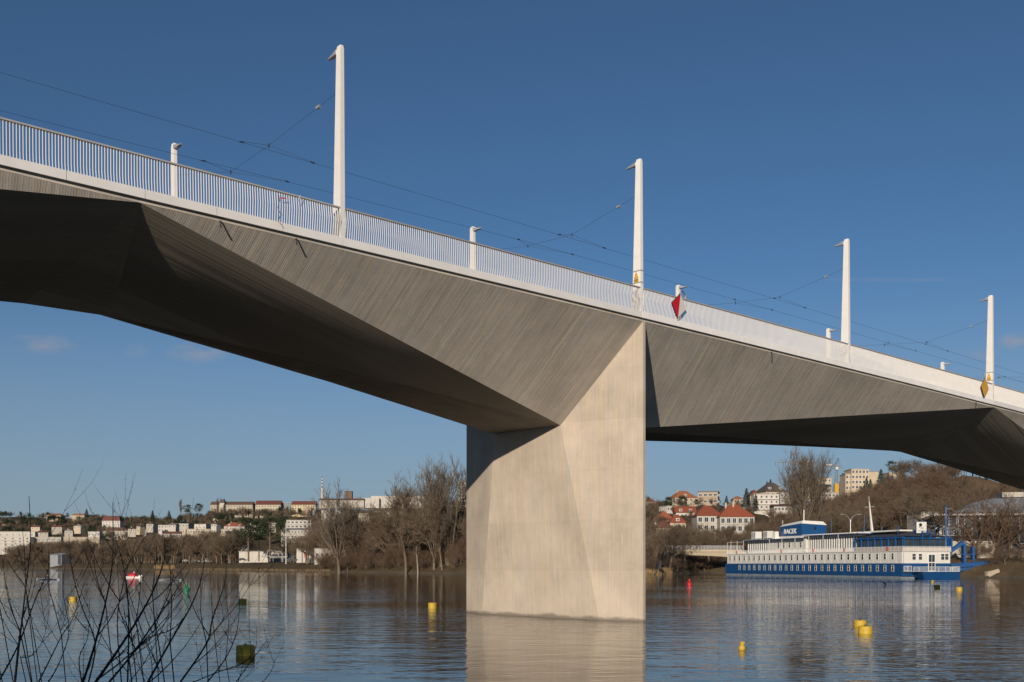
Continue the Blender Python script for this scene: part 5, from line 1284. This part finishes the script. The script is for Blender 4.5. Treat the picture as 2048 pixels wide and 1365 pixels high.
tree(1590, 1085, 912, 388, 'vase', 'left companion of the large fan shaped poplar', wide=.62, var=0)
tree(1632, 1085, 905, 390, 'vase', 'right companion of the large fan shaped poplar', wide=.62, var=1)
tree(1864, 1085, 985, 288, 'round', 'dark pollarded bare tree in front of the white low block', wide=1.2, var=1)
for i, (px, yt, wd) in enumerate(((1958, 1000, 1.1), (1990, 986, 1.1), (2022, 992, 1.1), (2046, 1000, 1.1), (1975, 1030, 1.2), (2080, 985, 1.1), (2120, 1000, 1.1))):
    tree(px, 1128, yt, 274+i*2, 'red', 'dense reddish brown bare tree in front of the glass hall', 'reddish trees before the glass hall', wd, var=i)
tree(497, 1121, 1030, 545, 'pine', 'spreading dark pine on the left bank, left of the pair', wide=1.25, var=0)
tree(540, 1121, 1031, 540, 'pine', 'spreading dark pine on the left bank, right of the pair', wide=1.25, var=1)
tree(518, 1121, 1040, 560, 'pine', 'smaller pine standing between the two spreading pines', wide=1.1)
tree(363, 1040, 998, 1480, 'slim', 'slim columnar poplar on the left skyline', wide=.9)
tree(436, 1040, 996, 1480, 'slim', 'slim columnar poplar in front of the old hospital corner', wide=.7)
for px, yb, yt, Y, k, lb in ((374, 1040, 1008, 1470, 'pine', 'dark broad conifer beside the slim poplar on the left skyline'), (398, 1040, 1007, 1475, 'pine', 'dark conifer leaning on the skyline left of the hospital'),
    (338, 1044, 1021, 1480, 'spruce', 'small dark pointed conifer on the left skyline ridge'), (305, 1046, 1021, 1490, 'spruce', 'tiny pointed conifer far left of the slim poplar'),
    (173, 1048, 1018, 1700, 'spruce', 'dark conifer beside the cream orange roofed hilltop villa'), (193, 1050, 1030, 1680, 'spruce', 'small conifer right of the hilltop villas'),
    (14, 1078, 1050, 1500, 'bush', 'round dark bush below the brick fortress wall'), (38, 1078, 1056, 1500, 'bush', 'small dark bush at the right foot of the fortress wall'),
    (1337, 1016, 993, 770, 'bush', 'rounded dark evergreen left of the cream villa on the right skyline'), (1365, 1018, 990, 775, 'bush', 'rounded dark evergreen in front of the cream villa'),
    (1493, 1016, 976, 720, 'spruce', 'tall dark conifer between skyline houses right of the school'), (1453, 1010, 991, 800, 'spruce', 'small conifer right of the stone clad villa'),
    (1511, 1012, 988, 690, 'spruce', 'dark conifer before the red gabled cream house'), (1541, 975, 958, 800, 'spruce', 'small conifer poking above the dark roofed house'), (1534, 975, 962, 800, 'spruce', 'tiny conifer left of the one above the dark roof'),
    (1686, 988, 946, 760, 'spruce', 'dark conifer between crane and orange beige block'), (1647, 1000, 970, 690, 'bush', 'dark evergreen below the cream curved apartment building'),
    (1733, 990, 955, 620, 'spruce', 'dark conifer in front of the orange beige block'), (1741, 990, 958, 618, 'spruce', 'second dark conifer in front of the orange beige block'), (1762, 985, 938, 610, 'spruce', 'tall dark conifer right of the cream wing'),
    (1785, 960, 920, 620, 'pine', 'dark pine standing alone on the right hilltop'), (1393, 1010, 998, 780, 'bush', 'little round evergreen between cream and stone villas')):
    tree(px, yb, yt, Y, k, lb, wide=1.0 if k != 'bush' else 1.1)
for px, yb, yt, Y in ((1808, 958, 920, 600), (1824, 958, 918, 598), (1838, 950, 928, 590), (1855, 950, 932, 585), (1797, 965, 930, 605)):
    tree(px, yb, yt, Y, 'round', 'bare tree on the crest of the right hill below the bridge', 'bare crest trees on the right hill', 1.1)
for X, Y, h in ((-9, -17, 17), (-17, -21, 19), (-25, -19, 20), (-33, -22, 18)):  # unseen evergreens, added to shade the foreground twigs and the dark buoy
    mt, mc = TM['bush'][0]; o = empty('added_shade_tree', (X, Y, 1.6), X, 'unseen evergreen tree added behind the viewpoint for its shade', 'tree', 'added shade trees behind the viewpoint'); o.scale = (h*.8, h*.8, h); inst('trunk', mt, o); inst('crown', mc, o)
# rows of bare trees
def row(xa, xb, n, d0, d1, h0, h1, kinds, label, group, wide=1.0, seed=1):
    r = random.Random(seed)
    for i in range(n):
        px = xa+(xb-xa)*(i+r.random())/n; Y = bank(px)+r.uniform(d0, d1)
        tree(px, None, r.uniform(h0, h1), Y, r.choice(kinds), label, group, wide*r.uniform(.85, 1.2), lean=r.uniform(-3, 3))
row(20, 300, 48, 45, 150, 13, 21, ('round', 'tall', 'round'), 'brown bare tree in the riverside row at far left', 'bare trees on the far left bank', 1.0, 2)
row(255, 485, 46, 42, 120, 14, 20, ('round', 'tall'), 'brown bare tree in the riverside row below the hospital hill', 'bare trees below the hospital hill', 1.0, 3)
row(0, 240, 16, 22, 60, 7, 12, ('round', 'shrub'), 'low bare tree or bush along the far left grass bank', 'low bare trees far left', 1.0, 4)
row(575, 660, 9, 30, 110, 9, 15, ('round', 'tall'), 'bare tree beside the boathouse', 'bare trees around the boathouse', 1.0, 5)
row(640, 945, 40, 6, 60, 13, 24, ('tall', 'round', 'red'), 'bare riverside tree in the thicket left of the pier', 'bare thicket trees left of the pier', 1.0, 6)
row(640, 950, 34, 1, 14, 5, 10, ('shrub', 'shrub', 'red'), 'tangled bare willow bush at the waterline left of the pier', 'bare bushes left of the pier', 1.1, 7)
row(1285, 1420, 13, 6, 50, 9, 15, ('round', 'tall'), 'bare tree behind the footbridge right of the pier', 'bare trees behind the footbridge', 1.0, 8)
row(1290, 1460, 18, 1, 16, 3.5, 7, ('shrub', 'red'), 'tangled bare bush under the footbridge', 'bushes under the footbridge', 1.1, 9)
row(1400, 1560, 17, 15, 70, 9, 13.5, ('round', 'tall', 'red'), 'bare tree between school and moored ship', 'bare trees before the school', 1.0, 10)
row(1560, 1700, 12, 45, 90, 11, 17, ('round', 'tall', 'red'), 'bare tree on the slope right behind the ship wheelhouse', 'bare trees behind the wheelhouse', 1.0, 11)
row(1920, 2120, 18, 2, 22, 2.5, 5, ('shrub', 'red'), 'low brown bush on the bank at lower right', 'low bushes on the right bank', 1.3, 12)
tree(1298, 1150, 985, 420, 'tall', 'bare tree reaching up along the right edge of the pier', wide=.8)
rh = random.Random(91)
for i in range(15):
    px = 427+i*13.8+rh.uniform(-3, 3); tree(px, 1038, 1038-rh.uniform(16, 25), 1450+rh.uniform(-15, 15), 'round', 'bare tree standing before the hospital front on the hilltop', 'bare trees before the hospital', 1.0)
# small houses between the trees of the far left slope
for i, (px, py) in enumerate(((8, 1071), (84, 1069), (112, 1058), (136, 1066), (263, 1062), (279, 1057), (296, 1064), (301, 1052), (345, 1054), (430, 1052), (508, 1050), (520, 1058), (543, 1050), (156, 1056), (70, 1058))):
    Yh = bank(px)+rh.uniform(430, 560); w_ = rh.uniform(15, 22)
    B(px-w_/2, px+w_/2, py-7, py+2, Yh, 'small pale house among bare trees on the far left slope', rh.choice(('white', 'cream', 'pale')), (rh.choice(('hip', 'gable', 'gfront')), rh.choice(('brown', 'darkred', 'grey'))), eave=py-3.5, rows=1, cols=2, dep=8, group='small houses on the far left slope', rot=rh.uniform(-25, 25), chim=1)
# the hillsides read as one mass of bare wood
def wood(name, label, spots, seed, styles=('round', 'tall'), twig=.06, levels=3, mats=None):
    r = random.Random(seed); lib = []
    for k in range(5):
        T, Cn = grow(seed*7+k, styles[k % len(styles)], levels=levels, twig=twig, dens=1.25); lib.append([prisms(T, 4), prisms(Cn, 3)])
    Vs = []; Fs = []; mi = []; n = 0
    for (px, Y, h) in spots:
        (tv, tf), (cv, cf) = lib[r.randrange(5)]; a = r.random()*6.28; c, s_ = math.cos(a), math.sin(a); X = PX(px, Y); z = GZ(X, Y)
        w_ = h*r.uniform(.9, 1.35); m = np.array([[c*w_, -s_*w_, 0], [s_*w_, c*w_, 0], [0, 0, h]]); cc = r.randrange(2)
        for v, f, q in ((tv, tf, 2), (cv, cf, cc)):
            Vs.append((v@m.T+np.array([X, Y, z])).astype(np.float32)); Fs.append(f+n); n += len(v); mi.append(np.full(len(f), q))
    me = raw_mesh(name, np.concatenate(Vs), np.concatenate(Fs), None, np.concatenate(mi), mats or [M_['bark'], M_['bark_red'], M_['bark_grey']])
    o = bpy.data.objects.new(name, me); COL.objects.link(o); return tag(o, label, 'wood', kind='stuff')
def scatter(xa, xb, da, db, n, h0, h1, seed, near_bias=1.0):
    r = random.Random(seed); L_ = []
    for i in range(n):
        px = r.uniform(xa, xb); Y = bank(px)+da+(db-da)*r.random()**near_bias; hh = r.uniform(h0, h1)
        if math.hypot(PX(px, Y)-PX(1965, 500), Y-500) > 44 or r.random() < .06: L_.append((px, Y, hh))
    return L_
wood('bare_woodland', 'brown bare woodland covering the hill behind the moored ship', scatter(1570, 2300, 95, 330, 520, 8, 13, 21), 5)
sp_l = scatter(950, 1290, 60, 600, 110, 8, 13, 29)+scatter(-80, 450, 520, 1000, 330, 10, 15, 22)+scatter(250, 650, 620, 980, 130, 9, 13, 23)
wood('distant_woodland', 'dark mixed woodland on the far left hillside', sp_l, 6, twig=.10, mats=[M_['bark'], M_['needle'], M_['bark_grey']])
wood('garden_woodland', 'bare garden trees between the houses on the right slope', scatter(1285, 1600, 60, 420, 150, 3.5, 6.5, 24)+scatter(640, 960, 80, 600, 140, 9, 14, 25), 7, twig=.06)
wood('undergrowth', 'low brown undergrowth along the banks', scatter(1560, 2150, 45, 200, 260, 3, 5.5, 26)+scatter(0, 480, 45, 160, 120, 3, 6, 27)+scatter(640, 950, 3, 60, 120, 3, 5, 28), 8, styles=('shrub',), twig=.05)
# dry reeds
def reeds(px0, px1, d0, d1, n, h, seed, label):
    r = random.Random(seed); segs = []
    for i in range(n):
        px = r.uniform(px0, px1); Y = bank(px)+r.uniform(d0, d1); X = PX(px, Y); z = max(-.1, GZ(X, Y)); hh = h*r.uniform(.6, 1.1)
        segs.append(((X, Y, z), (X+r.gauss(0, .2), Y+r.gauss(0, .2), z+hh), .035, .012))
    v, f = prisms(segs, 3); o = bpy.data.objects.new('reeds', raw_mesh('reeds', v, f, mat('dry_reed', (.34, .23, .12), .9))); COL.objects.link(o); tag(o, label, 'reeds', kind='stuff')
reeds(308, 352, 1, 7, 700, 2.2, 3, 'clump of tan dry reeds on the left grass bank')
reeds(1290, 1345, -2, 8, 600, 1.2, 4, 'strip of dry reeds at the waterline right of the pier')
reeds(380, 660, 0, 3, 700, .8, 5, 'dry grass fringe along the left waterline')

# ------------------------------------------------------------------ bare willow shrubs in front of the camera
def near_shrub(label, stems, seed, depth):
    r = random.Random(seed); S_ = []
    def P3(x, y, Y): return Vector((PX(x, Y), Y, PZ(y, Y)))
    def side(p, d, ln, rad, lev):
        n = 5; pts = [p]; d = d.copy()
        for i in range(n):
            d = (d+Vector((r.gauss(0, .07), r.gauss(0, .07), .16))).normalized(); q = pts[-1]+d*ln/n
            S_.append((tuple(pts[-1]), tuple(q), rad*(1-.7*i/n), rad*(1-.7*(i+1)/n))); pts.append(q)
        for i in range(1, n):      # buds
            b = pts[i]; S_.append((tuple(b), tuple(b+Vector((r.gauss(0, .004), 0, .008))), rad*1.35, rad*.4))
        if lev < 1:
            for i in range(r.randint(0, 2) if lev else r.randint(1, 3)):
                t = r.uniform(.15, .7); j = int(t*n); b = pts[j]; ax = (pts[j+1]-pts[j]).normalized()
                sd_ = Vector((r.choice((-1, 1))*r.uniform(.5, 1), r.uniform(-.7, .7), .1)).normalized(); side(b, (ax*.6+sd_*.75).normalized(), ln*r.uniform(.4, .75), rad*.6, lev+1)
    for (pix, r0) in stems:
        Y0 = depth*r.uniform(.88, 1.12); dY = r.uniform(-.5, .6); k = len(pix)
        pts = [P3(x/3.413, y/3.413+980, Y0+dY*i/k) for i, (x, y) in enumerate(pix)]
        fine = []
        for i in range(k-1):       # Catmull-Rom through the picked points
            a = pts[max(i-1, 0)]; b = pts[i]; c = pts[i+1]; d = pts[min(i+2, k-1)]
            for j in range(4):
                t = j/4; fine.append(.5*((2*b)+(c-a)*t+(2*a-5*b+4*c-d)*t*t+(3*b-a-3*c+d)*t**3))
        fine.append(pts[-1]); n = len(fine)
        base = fine[0]; root = Vector((base.x*.9, base.y+r.gauss(0, .2), 1.3)); fine = [root]+fine; n += 1
        for i in range(n-1):
            ra = r0*(1-.82*i/n); rb = r0*(1-.82*(i+1)/n); S_.append((tuple(fine[i]), tuple(fine[i+1]), ra, rb))
            if i > 0: S_.append((tuple(fine[i]), tuple(fine[i]+Vector((r.gauss(0, .005), 0, .01))), ra*1.5, ra*.4))
        for q in range(int(n*.17)):
            i = r.randrange(1, int(n*.8)); ax = (fine[i+1]-fine[i]).normalized(); sd_ = Vector((r.choice((-1, 1))*r.uniform(.4, 1), r.uniform(-.8, .8), .05)).normalized()
            side(fine[i], (ax*.7+sd_*.7).normalized(), r.uniform(.25, .75)*(1-.4*i/n), max(.0016, r0*(1-.82*i/n)*.55), 0)
    v, f = prisms(S_, 5); o = bpy.data.objects.new('willow_shrub', raw_mesh('willow_shrub', v, f, M_['bark_dark'])); COL.objects.link(o); tag(o, label, 'shrub', 'bare willow shrubs in the foreground')
near_shrub('dark bare willow shrub in the lower left corner of the foreground', [
    ([(100,1330),(128,1060),(150,890),(175,665),(208,370),(198,45)], .016*.48), ([(-10,1310),(125,1060),(240,750),(325,560),(333,410)], .013*.48),
    ([(135,960),(60,760),(10,440)], .008*.48), ([(175,665),(100,560),(45,475)], .006*.48), ([(175,665),(165,400),(140,155)], .006*.48), ([(150,890),(200,700),(245,430)], .006*.48),
    ([(260,1320),(330,1180),(420,1000),(500,870),(580,620)], .011*.48), ([(420,1000),(370,800),(330,650),(335,480)], .007*.48), ([(-20,700),(60,880),(140,960)], .007*.48),
    ([(320,1330),(400,1190),(470,970),(430,700),(445,500)], .009*.48), ([(-20,1150),(-5,800),(-12,600),(8,420)], .007*.48), ([(140,1145),(220,1130),(300,1010),(335,820)], .006*.48)], 11, 6.3)
near_shrub('dark bare willow shrub in the middle of the foreground twigs', [
    ([(560,1330),(640,1080),(720,770),(768,480),(770,85)], .017*.48), ([(640,1330),(780,1130),(930,900),(1040,700),(1120,480),(1120,320)], .019*.48), ([(730,1330),(880,1150),(1060,900),(1180,720),(1300,540)], .015*.48),
    ([(600,1330),(650,1050),(560,800),(490,540),(470,300)], .010*.48), ([(870,1330),(878,870),(850,560),(775,290)], .010*.48), ([(720,770),(650,560),(640,300)], .007*.48), ([(830,1330),(800,900),(840,650),(900,440),(935,330)], .009*.48),
    ([(930,900),(960,640),(955,400)], .007*.48), ([(1040,700),(1060,520),(1070,380)], .006*.48), ([(880,1150),(1020,1010),(1180,950),(1290,820),(1370,640)], .009*.48), ([(850,560),(900,470),(980,330)], .006*.48),
    ([(1060,900),(1160,690),(1230,350)], .008*.48), ([(560,1330),(540,1150),(600,1000),(610,740)], .008*.48)], 12, 5.9)
near_shrub('dark bare willow shrub reaching right toward the big dark buoy', [
    ([(1000,1330),(1160,1040),(1300,800),(1370,620),(1395,470)], .015*.48), ([(1220,1330),(1410,1050),(1450,880),(1530,650),(1545,480)], .014*.48), ([(1400,1330),(1540,1150),(1620,950),(1637,700)], .010*.48),
    ([(1600,1330),(1750,1120),(1832,1020)], .007*.48), ([(1780,1330),(1850,1240),(1882,1140)], .006*.48), ([(1160,1040),(1170,800),(1160,520),(1165,340)], .008*.48), ([(1410,1050),(1370,830),(1385,600)], .008*.48),
    ([(1280,1330),(1500,1240),(1650,1190),(1745,1080),(1750,930)], .008*.48), ([(1450,880),(1440,680),(1430,520)], .006*.48), ([(1040,1330),(1030,1150),(960,960),(940,820)], .007*.48), ([(1620,1330),(1660,1180),(1640,1080)], .005*.48), ([(1540,1150),(1560,900),(1525,600)], .006*.48)], 13, 6.6)
